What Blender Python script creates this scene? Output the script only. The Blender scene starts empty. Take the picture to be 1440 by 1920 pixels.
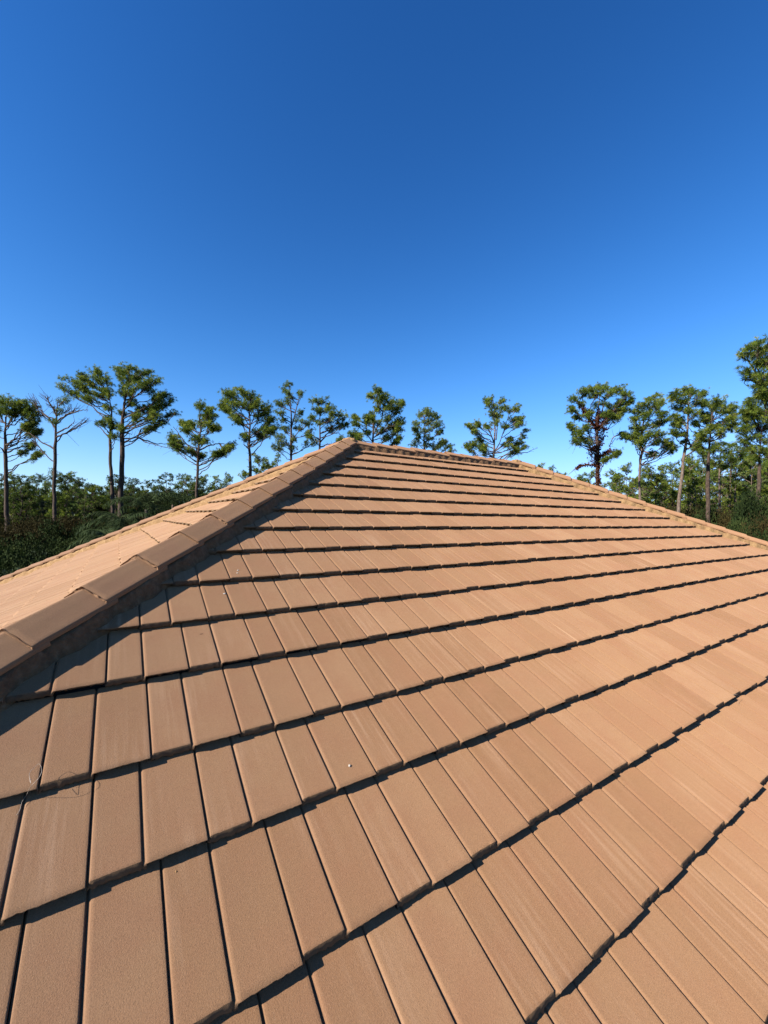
import bpy, bmesh, math, random
import numpy as np
from mathutils import Vector, Matrix
random.seed(7); rng = np.random.default_rng(7)
R = math.radians
scene = bpy.context.scene
C = scene.collection
# ------------------------------------------------------------------ camera, world, sun, exposure
EXPO = 0.343                    # exposure of one tile course in metres
RIDGE_H = 6.6                   # height of the ridge above the ground
FPX, PITCH, ROLL, YAW, SLOPE = 769.363, 0.013246, 0.012701, 0.996217, 0.471565
CAM = np.array([-0.253816, -16.206907, -3.232493]) * EXPO + np.array([0, 0, RIDGE_H])
_F = np.array([math.cos(YAW), math.sin(YAW), 0]); _R = np.array([math.sin(YAW), -math.cos(YAW), 0]); _Z = np.array([0, 0, 1.0])
FWD = _F * math.cos(PITCH) + _Z * math.sin(PITCH)
UP0 = -_F * math.sin(PITCH) + _Z * math.cos(PITCH)
RT = _R * math.cos(ROLL) + UP0 * math.sin(ROLL)
UPV = -_R * math.sin(ROLL) + UP0 * math.cos(ROLL)
cd = bpy.data.cameras.new('camera'); cam = bpy.data.objects.new('camera', cd); C.objects.link(cam)
cam.matrix_world = Matrix(((RT[0], UPV[0], -FWD[0], CAM[0]), (RT[1], UPV[1], -FWD[1], CAM[1]), (RT[2], UPV[2], -FWD[2], CAM[2]), (0, 0, 0, 1)))
cd.sensor_fit = 'HORIZONTAL'; cd.sensor_width = 36; cd.lens = 36 * FPX / 1440; cd.clip_start = 0.05; cd.clip_end = 3000
scene.camera = cam
SUN_EL, SUN_AZ = R(33.5), R(181.6)          # direction towards the sun, azimuth counter-clockwise from +X
w = bpy.data.worlds.new('World'); scene.world = w; w.use_nodes = True
nt = w.node_tree; bg = nt.nodes['Background']
sky = nt.nodes.new('ShaderNodeTexSky'); sky.sky_type = 'NISHITA'; sky.sun_disc = False
sky.sun_elevation = SUN_EL; sky.sun_rotation = R(90) - SUN_AZ
sky.air_density = 1.0; sky.dust_density = 0.08; sky.ozone_density = 2.4; sky.altitude = 0
hs = nt.nodes.new('ShaderNodeHueSaturation'); hs.inputs['Saturation'].default_value = 1.25; hs.inputs['Value'].default_value = 1.0
gm = nt.nodes.new('ShaderNodeGamma'); gm.inputs[1].default_value = 1.5
nt.links.new(sky.outputs[0], hs.inputs['Color']); nt.links.new(hs.outputs[0], gm.inputs[0]); 
def vm(op, a, b):
    x = nt.nodes.new('ShaderNodeVectorMath'); x.operation = op
    for i, q in enumerate((a, b)):
        if isinstance(q, tuple): x.inputs[i].default_value = q
        else: nt.links.new(q, x.inputs[i])
    return x.outputs[0]
den = vm('ADD', vm('DIVIDE', gm.outputs[0], (7.0, 11.0, 26.0)), (1.0, 1.0, 1.0))    # keeps the horizon band from bleaching
nt.links.new(vm('MULTIPLY', vm('DIVIDE', gm.outputs[0], den), (0.9, 0.94, 0.9)), bg.inputs[0]); bg.inputs[1].default_value = 0.0505
sl = bpy.data.lights.new('sun', 'SUN'); sl.energy = 4.9; sl.angle = R(0.53); sl.color = (1.0, 0.93, 0.84)
so = bpy.data.objects.new('sun', sl); C.objects.link(so); so.location = (-20, 0, 40)
sd = Vector((math.cos(SUN_EL) * math.cos(SUN_AZ), math.cos(SUN_EL) * math.sin(SUN_AZ), math.sin(SUN_EL)))
so.rotation_euler = sd.to_track_quat('Z', 'Y').to_euler()
scene.view_settings.view_transform = 'Standard'; scene.view_settings.look = 'None'
scene.view_settings.exposure = 1.6; scene.view_settings.gamma = 1.0; scene.view_settings.use_curve_mapping = False
scene.cycles.max_bounces = 6

# ------------------------------------------------------------------ helpers
def at(x, y, D):
    """the point at horizontal distance D (along the view) seen at pixel x, y of the 1440 x 1920 photograph"""
    d = FWD + RT * (x - 720) / FPX - UPV * (y - 960) / FPX
    return CAM + d * (D / (d @ _F))
def ground_at(x, D):
    p = at(x, 1000, D); return np.array([p[0], p[1], 0.0])
def link(o, parent=None):
    C.objects.link(o)
    if parent is not None: o.parent = parent
    return o
def tag(o, label=None, cat=None, group=None, kind=None):
    if label: o['label'] = label
    if cat: o['category'] = cat
    if group: o['group'] = group
    if kind: o['kind'] = kind
    return o
def empty(name, loc=(0, 0, 0)):
    o = bpy.data.objects.new(name, None); C.objects.link(o); o.location = loc; o.empty_display_size = 0.3
    return o
def mesh_np(name, V, faces, mat, parent=None, tint=None, uv=None, smooth=False, mats=None):
    """V (n,3); faces (m,k) array or list of such arrays; tint per vertex (n,); uv per vertex (n,2)"""
    me = bpy.data.meshes.new(name)
    if not isinstance(faces, list): faces = [faces]
    faces = [np.asarray(f, dtype=np.int32) for f in faces if len(f)]
    V = np.asarray(V, dtype=np.float32)
    me.vertices.add(len(V)); me.vertices.foreach_set('co', V.ravel())
    lv = np.concatenate([f.ravel() for f in faces]); tot = np.concatenate([np.full(len(f), f.shape[1], dtype=np.int32) for f in faces])
    start = np.concatenate([[0], np.cumsum(tot)[:-1]]).astype(np.int32)
    me.loops.add(len(lv)); me.loops.foreach_set('vertex_index', lv)
    me.polygons.add(len(tot)); me.polygons.foreach_set('loop_start', start); me.polygons.foreach_set('loop_total', tot)
    if smooth: me.polygons.foreach_set('use_smooth', np.ones(len(tot), dtype=bool))
    if tint is not None:
        a = me.attributes.new('tint', 'FLOAT', 'POINT'); a.data.foreach_set('value', np.asarray(tint, dtype=np.float32))
    if uv is not None:
        l = me.uv_layers.new(name='UVMap'); l.data.foreach_set('uv', np.asarray(uv, dtype=np.float32)[lv].ravel())
    me.update(calc_edges=True); me.validate()
    me.materials.append(mat)
    o = bpy.data.objects.new(name, me); link(o, parent)
    return o

# ------------------------------------------------------------------ materials
def newmat(name, rough=0.8):
    m = bpy.data.materials.new(name); m.use_nodes = True; n = m.node_tree
    b = n.nodes['Principled BSDF']; b.inputs['Roughness'].default_value = rough; b.inputs['Specular IOR Level'].default_value = 0.3
    return m, n, b
def N(n, t, **kw):
    x = n.nodes.new(t)
    for k, v in kw.items():
        if k in x.inputs.keys() if isinstance(k, str) else False: x.inputs[k].default_value = v
        else: setattr(x, k, v)
    return x
def ramp(n, fac, stops):
    r = n.nodes.new('ShaderNodeValToRGB'); e = r.color_ramp.elements
    while len(e) < len(stops): e.new(0.5)
    for i, (p, c) in enumerate(stops):
        e[i].position = p; e[i].color = (*c, 1) if len(c) == 3 else c
    n.links.new(fac, r.inputs[0]); return r.outputs[0]
def mix(n, f, a, b, bt='MIX'):
    x = n.nodes.new('ShaderNodeMix'); x.data_type = 'RGBA'; x.blend_type = bt
    for i, v in ((0, f), (6, a), (7, b)):
        if hasattr(v, 'is_linked') or hasattr(v, 'links'): n.links.new(v, x.inputs[i])
        elif i == 0: x.inputs[i].default_value = v
        else: x.inputs[i].default_value = (*v, 1)
    return x.outputs[2]
def noise(n, vec, scale, detail=3, rough=0.55):
    x = n.nodes.new('ShaderNodeTexNoise'); x.inputs['Scale'].default_value = scale; x.inputs['Detail'].default_value = detail
    x.inputs['Roughness'].default_value = rough
    if vec is not None: n.links.new(vec, x.inputs['Vector'])
    return x.outputs['Fac']
def mapping(n, vec, scale=(1, 1, 1), loc=(0, 0, 0)):
    x = n.nodes.new('ShaderNodeMapping'); x.inputs['Scale'].default_value = scale; x.inputs['Location'].default_value = loc
    n.links.new(vec, x.inputs['Vector']); return x.outputs[0]
def bump(n, b, h, strength, dist):
    x = n.nodes.new('ShaderNodeBump'); x.inputs['Strength'].default_value = strength; x.inputs['Distance'].default_value = dist
    n.links.new(h, x.inputs['Height']); n.links.new(x.outputs[0], b.inputs['Normal'])

def tile_material(name, base, light, dark, streak=True):
    m, n, b = newmat(name, 0.88)
    geo = n.nodes.new('ShaderNodeNewGeometry').outputs['Position']
    at_ = n.nodes.new('ShaderNodeAttribute'); at_.attribute_name = 'tint'
    big = noise(n, geo, 1.7, 3); mid = noise(n, geo, 22, 4, 0.6); fine = noise(n, geo, 300, 3, 0.75); grit = noise(n, geo, 900, 1, 0.5)
    c = mix(n, at_.outputs['Fac'], dark, light)
    c = mix(n, ramp(n, mid, [(0.3, (0, 0, 0)), (0.7, (0.45,) * 3)]), c, base)
    c = mix(n, ramp(n, big, [(0.35, (0, 0, 0)), (0.7, (0.3,) * 3)]), c, tuple(x * 1.2 for x in base))
    pink = noise(n, geo, 4.5, 4, 0.6)
    c = mix(n, ramp(n, pink, [(0.42, (0, 0, 0)), (0.66, (0.55,) * 3)]), c, (base[0] * .98, base[1] * .88, base[2] * .92))
    if streak:
        uv = n.nodes.new('ShaderNodeUVMap').outputs[0]
        s1 = noise(n, mapping(n, uv, (46, 2.2, 1)), 1.0, 4, 0.62); s2 = noise(n, mapping(n, uv, (3.1, 1.1, 1), (7, 3, 0)), 1.0, 2)
        s = n.nodes.new('ShaderNodeMath'); s.operation = 'MULTIPLY'
        n.links.new(ramp(n, s1, [(0.47, (0, 0, 0)), (0.75, (1, 1, 1))]), s.inputs[0]); n.links.new(ramp(n, s2, [(0.47, (0, 0, 0)), (0.66, (1, 1, 1))]), s.inputs[1])
        c = mix(n, s.outputs[0], c, (0.25, 0.15, 0.086))
        s3 = noise(n, mapping(n, uv, (90, 1.2, 1), (3, 9, 0)), 1.0, 3, 0.6)
        c = mix(n, ramp(n, s3, [(0.35, (0.08,) * 3), (0.5, (0, 0, 0))]), c, tuple(x * 0.72 for x in base))
    c = mix(n, ramp(n, fine, [(0.3, (0.5,) * 3), (0.5, (0, 0, 0))]), c, tuple(x * 0.5 for x in base))
    c = mix(n, ramp(n, fine, [(0.52, (0, 0, 0)), (0.7, (0.4,) * 3)]), c, tuple(min(1, x * 1.4) for x in base))
    c = mix(n, ramp(n, grit, [(0.66, (0, 0, 0)), (0.74, (0.55,) * 3)]), c, (0.36, 0.26, 0.18))
    bt = n.nodes.new('ShaderNodeAttribute'); bt.attribute_name = 'butt'      # bare concrete ends, darkened further to paint in shade
    raw_shade = mix(n, ramp(n, mid, [(0.35, (0, 0, 0)), (0.65, (1, 1, 1))]), tuple(x * k for x, k in zip(base, (.42, .48, .55))), tuple(x * k for x, k in zip(base, (.66, .74, .8))))
    c = mix(n, ramp(n, bt.outputs['Fac'], [(0.3, (0, 0, 0)), (0.6, (1, 1, 1))]), c, raw_shade)
    n.links.new(c, b.inputs['Base Color'])
    bump(n, b, fine, 0.6, 0.003); b.inputs['Diffuse Roughness'].default_value = 0.75
    return m
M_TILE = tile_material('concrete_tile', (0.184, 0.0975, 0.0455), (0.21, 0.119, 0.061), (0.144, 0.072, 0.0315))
M_TILE_SUNLIT = tile_material('sunlit_concrete_tile', (0.268, 0.152, 0.073), (0.295, 0.175, 0.091), (0.226, 0.122, 0.056))  # same tile, its colour lightened to paint in sunlight on the left slope
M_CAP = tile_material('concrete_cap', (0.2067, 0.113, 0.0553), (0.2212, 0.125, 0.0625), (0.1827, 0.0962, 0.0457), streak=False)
def simple(name, stops, scale, rough=0.9, bs=0.4, bd=0.01, detail=4, bscale=None):
    m, n, b = newmat(name, rough); geo = n.nodes.new('ShaderNodeNewGeometry').outputs['Position']
    f = noise(n, geo, scale, detail, 0.6); n.links.new(ramp(n, f, stops), b.inputs['Base Color'])
    if bs: bump(n, b, noise(n, geo, bscale or scale * 2, 4, 0.65), bs, bd)
    return m
M_MORTAR = simple('mortar', [(0.3, (0.155, 0.088, 0.036)), (0.55, (0.2, 0.12, 0.053)), (0.75, (0.27, 0.175, 0.085))], 26, 0.95, 0.8, 0.012, 5, 60)
M_MORTAR_SHADED = simple('shaded_mortar', [(0.3, (0.085, 0.045, 0.02)), (0.55, (0.13, 0.072, 0.034)), (0.75, (0.18, 0.105, 0.055))], 30, 0.95, 0.9, 0.014, 5, 70)  # mortar colour darkened to paint in shade on the left hip and ridge
M_STUCCO = simple('stucco', [(0.3, (0.55, 0.44, 0.3)), (0.7, (0.62, 0.5, 0.36))], 6, 0.9, 0.3, 0.004, 4, 120)
M_FASCIA = simple('painted_fascia', [(0.3, (0.5, 0.44, 0.36)), (0.7, (0.56, 0.5, 0.42))], 4, 0.6, 0)
M_DECK = simple('roof_underlay', [(0.3, (0.03, 0.028, 0.026)), (0.7, (0.05, 0.045, 0.04))], 8, 0.95, 0)
M_GROUND = simple('forest_floor', [(0.3, (0.0168, 0.0216, 0.0072)), (0.5, (0.0337, 0.0312, 0.0144)), (0.72, (0.0577, 0.0457, 0.0265))], 0.35, 1.0, 0.6, 0.1, 8, 3)
M_WIRE = simple('rusty_tie_wire', [(0.3, (0.14, 0.11, 0.085)), (0.7, (0.32, 0.28, 0.24))], 50, 0.4, 0)
M_STONE = simple('pale_stone', [(0.3, (0.2645, 0.2404, 0.2019)), (0.7, (0.3606, 0.3365, 0.2981))], 150, 0.9, 0.4, 0.002)
M_GLASS = simple('window_glass', [(0.3, (0.02, 0.03, 0.035)), (0.7, (0.03, 0.04, 0.05))], 1, 0.08, 0)

def bark_material(name, a, b_, c_):
    m, n, b = newmat(name, 0.95); geo = n.nodes.new('ShaderNodeNewGeometry').outputs['Position']
    v = mapping(n, geo, (7, 7, 2.2)); f = noise(n, v, 1.6, 6, 0.7)
    n.links.new(ramp(n, f, [(0.3, a), (0.5, b_), (0.7, c_)]), b.inputs['Base Color']); bump(n, b, f, 0.9, 0.05)
    return m
M_BARK = bark_material('pine_bark', (0.0144, 0.0096, 0.0067), (0.0408, 0.0265, 0.0182), (0.0913, 0.0625, 0.0457))
M_BARK_PALE = bark_material('pale_pine_bark', (0.035, 0.024, 0.017), (0.09, 0.065, 0.048), (0.17, 0.13, 0.1))
def leaf_material(name, dark, light, warm, trans=0.25, rough=0.55):
    m, n, b = newmat(name, 0.85); b.inputs['Specular IOR Level'].default_value = 0.08
    a = n.nodes.new('ShaderNodeAttribute'); a.attribute_name = 'tint'
    col = ramp(n, a.outputs['Fac'], [(0.0, dark), (0.6, light), (1.0, warm)])
    n.links.new(col, b.inputs['Base Color'])
    t = n.nodes.new('ShaderNodeBsdfTranslucent'); n.links.new(col, t.inputs[0])
    ms = n.nodes.new('ShaderNodeMixShader'); ms.inputs[0].default_value = trans
    n.links.new(b.outputs[0], ms.inputs[1]); n.links.new(t.outputs[0], ms.inputs[2])
    n.links.new(ms.outputs[0], n.nodes['Material Output'].inputs['Surface'])
    return m
M_NEEDLE = leaf_material('pine_needles', (0.022, 0.04, 0.009), (0.102, 0.148, 0.021), (0.25, 0.27, 0.042), 0.4)
M_NEEDLE_SHADED = leaf_material('shaded_pine_needles', (0.012, 0.024, 0.006), (0.05, 0.08, 0.016), (0.12, 0.14, 0.03), 0.3)  # needle colour darkened to paint in shade among the bushy left pines
M_NEEDLE_PALE = leaf_material('pale_pine_needles', (0.035, 0.06, 0.018), (0.11, 0.155, 0.04), (0.22, 0.25, 0.07), 0.4)
M_NEEDLE_DEAD = leaf_material('dry_needles', (0.0562, 0.0281, 0.0187), (0.1, 0.0531, 0.0375), (0.15, 0.0937, 0.0625), 0.1)
M_VINE = leaf_material('red_vine_leaves', (0.0217, 0.0065, 0.0049), (0.0597, 0.0174, 0.0109), (0.1032, 0.0408, 0.0217), 0.2)
M_LEAF = leaf_material('shrub_leaves', (0.0072, 0.0136, 0.0041), (0.0203, 0.0318, 0.0081), (0.0408, 0.0521, 0.0136), 0.2)
M_LEAF_RUST = leaf_material('rusty_shrub_leaves', (0.0148, 0.0138, 0.0049), (0.0371, 0.0296, 0.0088), (0.0643, 0.042, 0.0148), 0.2)
M_LEAF_GREY = leaf_material('silvery_shrub_leaves', (0.0136, 0.0226, 0.0136), (0.0362, 0.0498, 0.0272), (0.0679, 0.0815, 0.0453), 0.2)
M_PALM = leaf_material('palm_leaflets', (0.0065, 0.013, 0.0043), (0.0244, 0.0381, 0.0119), (0.0707, 0.0923, 0.0381), 0.15)

# ------------------------------------------------------------------ roof tiles
E_ = EXPO; CS, SN = math.cos(SLOPE), math.sin(SLOPE)
KK = [0.8902, 1.8828, 2.8708, 3.8319, 4.7821, 5.7488, 6.7128, 7.6785, 8.6521, 9.6215, 10.5925, 11.5579, 12.6684, 13.6709, 14.7732, 15.8346]
while len(KK) < 21: KK.append(KK[-1] + 1.0)
KK = [k * E_ for k in KK]
W_ = 0.9101 * E_; TILT = 0.10258
DM = 0.157                                  # sideways reach of the mortar from a hip line
UL, UR = 8.349727 * E_, 19.530097 * E_
def tile_template(fine=True):
    """grid of columns (x) and rows (y up the slope, h normal); returns arrays"""
    cols = []                                    # x, depth of top profile, narrow?
    cols += [(0.0, -0.014, 0), (0.0012, -0.013, 0), (0.0080, -0.0008, 0), (0.0092, 0, 1)]
    nn = 14 if fine else 2
    for i in range(1, nn): cols.append((0.0092 + (0.128 - 0.0092) * i / nn, 0, 1))
    cols += [(0.128, 0, 1), (0.1302, -0.0009, 1), (0.1312, -0.0100, 1), (0.1344, -0.0115, 2), (0.1420, -0.0009, 3), (0.1428, 0, 4)]
    nn = 18 if fine else 3
    for i in range(1, nn): cols.append((0.1428 + (0.3050 - 0.1428) * i / nn, 0, 4))
    cols += [(0.3050, 0, 4), (0.3076, -0.0008, 4), (0.3081, -0.015, 4)]
    ymid = [0.022, 0.09, 0.17, 0.25, 0.345, 0.41] if fine else [0.022, 0.345, 0.41]
    X, Y, H, RAG, BT = [], [], [], [], []
    for x, d, kind in cols:
        if kind in (0, 1): front = [(0.06, -0.045, 0), (0.012, -0.031, 1), (0.0035, -0.0195, 1.2), (0.0118, -0.0008, .25), (0.0125, 0, .15)]
        elif kind == 2: front = [(0.06, -0.045, 0), (0.012, -0.031, 1), (0.003, -0.027, 1), (0.006, -0.006, .2), (0.012, 0, 0)]
        elif kind == 3: front = [(0.06, -0.045, 0), (0.012, -0.031, 1), (0.001, -0.024, .5), (0.001, -0.004, .2), (0.006, 0, 0)]
        else: front = [(0.06, -0.042, 0), (0.030, -0.032, 1), (0.013, -0.016, .6), (0.0, -0.0020, .45), (0.0012, 0, .1)]
        rows = front + [(y, 0, 0) for y in ymid]
        for j, (y, h, r) in enumerate(rows):
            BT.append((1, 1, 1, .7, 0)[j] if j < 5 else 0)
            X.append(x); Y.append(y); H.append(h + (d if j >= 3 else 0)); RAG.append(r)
    nr = 5 + len(ymid); nc = len(cols)
    q = []
    for i in range(nc - 1):
        for j in range(nr - 1):
            a = i * nr + j; q.append((a, a + nr, a + nr + 1, a + 1))
    return np.array(X) * (W_ / 0.309), np.array(Y), np.array(H), np.array(RAG), np.array(q, dtype=np.int32), np.array(BT, dtype=np.float32)
TF = tile_template(True); TC = tile_template(False)
def roof_slope(name, origin, a_dir, b_dir, left0, right0, offs, parent, fine=True, mat=None):
    """courses of tiles on a plane; origin = ridge point, a_dir along the eave, b_dir level direction up the slope"""
    X, Y, H, RG, Q, BTT = TF if fine else TC
    a = np.array(a_dir, float); b = np.array(b_dir, float); v = b * CS + _Z * SN; n = -b * SN + _Z * CS
    vt = v * math.cos(TILT) - n * math.sin(TILT); nt_ = n * math.cos(TILT) + v * math.sin(TILT)
    VV, FF, TT, UU = [], [], [], []; base = 0
    for ci, k in enumerate(KK):
        lo, hi = left0 - k * CS, right0 + k * CS
        i0 = math.floor((lo - offs[ci]) / W_) - 1; i1 = math.ceil((hi - offs[ci]) / W_)
        ph = random.uniform(0, 6)
        for i in range(i0, i1 + 1):
            u0 = offs[ci] + i * W_
            if fine:
                dy = rng.normal(0, 0.0022) + 0.004 * math.sin(u0 * 1.1 + ph); dh = rng.normal(0, 0.0011) + 0.0012
            else: dy = dh = 0
            rl, yw = rng.normal(0, 0.004), rng.normal(0, 0.0025)
            rag = RG * rng.normal(0, 1, len(RG)) if fine else 0
            t = 0.0
            x = X; y = Y + dy + rag * 0.0016 + (X - W_ / 2) * yw; h = H + dh + (rag * 0.0019 if fine else 0) + (X - W_ / 2) * rl
            P = np.array(origin) + np.outer(u0 + x, a) - v * k + np.outer(y, vt) + np.outer(h, nt_)
            VV.append(P); FF.append(Q + base); base += len(P)
            tn = np.clip(rng.normal(0.5, 0.25), -.2, 1.2); TT.append(np.full(len(P), tn))
            so_ = rng.uniform(0, 60); UU.append(np.column_stack([x + so_, y + so_ * 0.37]))
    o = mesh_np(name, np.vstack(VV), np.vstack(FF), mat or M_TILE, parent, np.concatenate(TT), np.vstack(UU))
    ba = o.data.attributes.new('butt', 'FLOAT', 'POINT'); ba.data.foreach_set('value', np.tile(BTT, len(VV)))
    # trim at both hips with vertical planes and at the ridge
    me = o.data; bm = bmesh.new(); bm.from_mesh(me)
    O = Vector(origin)
    for s, e in ((-1, left0), (1, right0)):
        pt = O + Vector(a) * e; nrm = (Vector(a) * s + Vector(b)).normalized()
        bmesh.ops.bisect_plane(bm, geom=bm.verts[:] + bm.edges[:] + bm.faces[:], plane_co=pt - nrm * 0.085, plane_no=nrm, clear_outer=True)
    bmesh.ops.bisect_plane(bm, geom=bm.verts[:] + bm.edges[:] + bm.faces[:], plane_co=O - Vector(b) * 0.06, plane_no=Vector(b), clear_outer=True)
    bm.to_mesh(me); bm.free()
    return o
house = empty('tiled_house', (2.5, 0, 0))
tag(house, 'house seen from its brown flat tiled hip roof, filling the lower half', 'house')
HP = (-2.5, 0, 0)
def fixloc(o): o.location = HP; return o
ridge_o = np.array([0, 0, RIDGE_H]); EOFF = {}
odd, even = 0.0782 * E_, -0.37 * E_
offm = []
for i in range(21):
    k = i + 1
    base = {11: 0.03068, 12: -0.34707, 13: 0.0782, 14: -0.41568, 15: 1.02059 - 0.9101, 16: 2.50194 - 3 * 0.9101}.get(k)
    offm.append(base * E_ if base is not None else ((odd if k % 2 else even) + random.uniform(-0.012, 0.012)))
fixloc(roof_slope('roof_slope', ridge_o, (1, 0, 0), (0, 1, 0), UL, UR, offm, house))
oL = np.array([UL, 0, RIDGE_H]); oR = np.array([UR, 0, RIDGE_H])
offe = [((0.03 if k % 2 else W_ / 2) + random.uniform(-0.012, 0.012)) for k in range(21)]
fixloc(roof_slope('roof_slope', oL, (0, -1, 0), (1, 0, 0), 0, 0, offe, house, mat=M_TILE_SUNLIT))
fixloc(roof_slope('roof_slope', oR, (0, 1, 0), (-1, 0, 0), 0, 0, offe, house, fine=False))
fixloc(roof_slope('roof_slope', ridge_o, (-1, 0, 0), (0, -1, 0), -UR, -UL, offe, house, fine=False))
# underlay: a closed hip body just under the tiles, walls and fascia
kE = KK[-1]; ex = kE * CS; ez = RIDGE_H - kE * SN
def hip_body(name, inset, drop, mat):
    x0, x1 = UL - ex + inset, UR + ex - inset; y0, y1 = -ex + inset, ex - inset; zt = RIDGE_H - drop; zb = ez + 0.0 - drop + inset * math.tan(SLOPE)
    V = [(x0, y0, zb), (x1, y0, zb), (x1, y1, zb), (x0, y1, zb), (UL, 0, zt), (UR, 0, zt), (x0, y0, zb - .02), (x1, y0, zb - .02), (x1, y1, zb - .02), (x0, y1, zb - .02)]
    tri = [(3, 0, 4), (1, 2, 5)]; quad = [(0, 1, 5, 4), (2, 3, 4, 5), (9, 8, 7, 6), (0, 6, 7, 1), (1, 7, 8, 2), (2, 8, 9, 3), (3, 9, 6, 0)]
    return mesh_np(name, V, [np.array(tri), np.array(quad)], mat, house)
fixloc(hip_body('roof_deck', 0.03, 0.075, M_DECK))
def box(V, F, x0, x1, y0, y1, z0, z1):
    b = len(V); V += [(x0, y0, z0), (x1, y0, z0), (x1, y1, z0), (x0, y1, z0), (x0, y0, z1), (x1, y0, z1), (x1, y1, z1), (x0, y1, z1)]
    F += [(b, b + 3, b + 2, b + 1), (b + 4, b + 5, b + 6, b + 7), (b, b + 1, b + 5, b + 4), (b + 1, b + 2, b + 6, b + 5), (b + 2, b + 3, b + 7, b + 6), (b + 3, b, b + 4, b + 7)]
V, F = [], []
x0, x1, y0 = UL - ex + .02, UR + ex - .02, -ex + .02
box(V, F, x0, x1, y0, y0 + .03, ez - .28, ez - .09); box(V, F, x0, x1, -y0 - .03, -y0, ez - .28, ez - .09)
box(V, F, x0, x0 + .03, y0 + .03, -y0 - .03, ez - .28, ez - .09); box(V, F, x1 - .03, x1, y0 + .03, -y0 - .03, ez - .28, ez - .09)
fixloc(mesh_np('fascia', V, np.array(F), M_FASCIA, house))
V, F = [], []; wi = 0.75
box(V, F, x0 + wi, x1 - wi, y0 + wi, -y0 - wi, 0, ez + .12)
wall = fixloc(mesh_np('wall', V, np.array(F), M_STUCCO, house))
for cx in (UL - 2, 0.5 * (UL + UR), UR + 2):
    for sy in (-1, 1):
        V, F = [], []; yy = sy * (-y0 - wi)
        a_, b_ = sorted((yy + sy * .003, yy + sy * .05))
        for (bx0, bx1, bz0, bz1) in ((-.8, -.72, .9, 2.3), (.72, .8, .9, 2.3), (-.72, .72, .9, .98), (-.72, .72, 2.22, 2.3)): box(V, F, cx + bx0, cx + bx1, a_, b_, bz0, bz1)
        wf = fixloc(mesh_np('window', V, np.array(F), M_FASCIA, house))
        V, F = [], []; a_, b_ = sorted((yy + sy * .005, yy + sy * .02)); box(V, F, cx - .72, cx + .72, a_, b_, .98, 2.22)
        mesh_np('pane', V, np.array(F), M_GLASS, wf)

# ------------------------------------------------------------------ hip and ridge caps, mortar
CAP_H, CAP_D, CAP_S = 0.113, 0.126, 0.044
def cap_mesh(length=0.42):
    outer = [(-CAP_D + .002, CAP_S - .024), (-CAP_D - .002, CAP_S - .002), (-CAP_D + .004, CAP_S + .003)]
    for i in range(1, 6): outer.append((-CAP_D + (CAP_D - .016) * i / 6, CAP_S + (CAP_H - .006 - CAP_S) * i / 6))
    outer += [(-.016, CAP_H - .0085), (-.008, CAP_H - .003), (0, CAP_H - .001)]
    outer += [(-x, z) for x, z in outer[-2::-1]]
    inner = [(x * 0.93, z - .017 if abs(x) < CAP_D - .01 else z - 0.004) for x, z in outer]
    ring = outer + inner[::-1]; nr = len(ring); ys = [0.0, 0.003, 0.03, 0.12, 0.22, 0.32, length]
    V = []
    for j, y in enumerate(ys):
        for x, z in ring:
            cxx = x; zz = z
            if j == 0: cxx = x * .985; zz = z - .002 + random.gauss(0, .0012)
            yj = y + (random.gauss(0, .0016) if j < 2 else 0)
            V.append((cxx + random.gauss(0, .0006), yj, zz))
    F = []
    for j in range(len(ys) - 1):
        for i in range(nr):
            F.append((j * nr + i, j * nr + (i + 1) % nr, (j + 1) * nr + (i + 1) % nr, (j + 1) * nr + i))
    no = len(outer); E2 = []
    for i in range(no - 1): E2.append((i, nr - 1 - i, nr - 2 - i, i + 1))
    V = np.array(V)
    return V, np.array([f[::-1] for f in F] + E2)
cap_protos = []
def cap_row(name, apex, hd, n_caps, start, step, parent, lean=0.05):
    """hd: unit direction down the hip; caps laid with their open butt downhill"""
    hd = Vector(hd).normalized(); lat = hd.cross(Vector((0, 0, 1))).normalized(); up = lat.cross(hd).normalized()
    if up.z < 0: up = -up
    yv = -hd                                    # cap's own +y runs uphill
    xv = yv.cross(up).normalized()
    for i in range(n_caps):
        t = start + step * i + random.uniform(-.008, .008)
        if len(cap_protos) < 6:
            V_, F_ = cap_mesh(); o = mesh_np('cap_tile', V_, F_, M_CAP, parent, tint=np.full(len(V_), random.uniform(.25, .75))); cap_protos.append(o)
        else:
            o = random.choice(cap_protos).copy(); C.objects.link(o); o.parent = parent
        le = lean + random.gauss(0, .006); ro = random.gauss(0, .012); yaw = random.gauss(0, .008)
        m = Matrix((xv, yv, up)).transposed().to_4x4() @ Matrix.Rotation(-le, 4, 'X') @ Matrix.Rotation(ro, 4, 'Y') @ Matrix.Rotation(yaw, 4, 'Z')
        p = Vector(apex) + hd * t + up * (0.004 + random.gauss(0, .002))
        m.translation = p - parent.location - Vector((2.5, 0, 0))
        o.matrix_parent_inverse = Matrix.Identity(4); o.matrix_local = m
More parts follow.
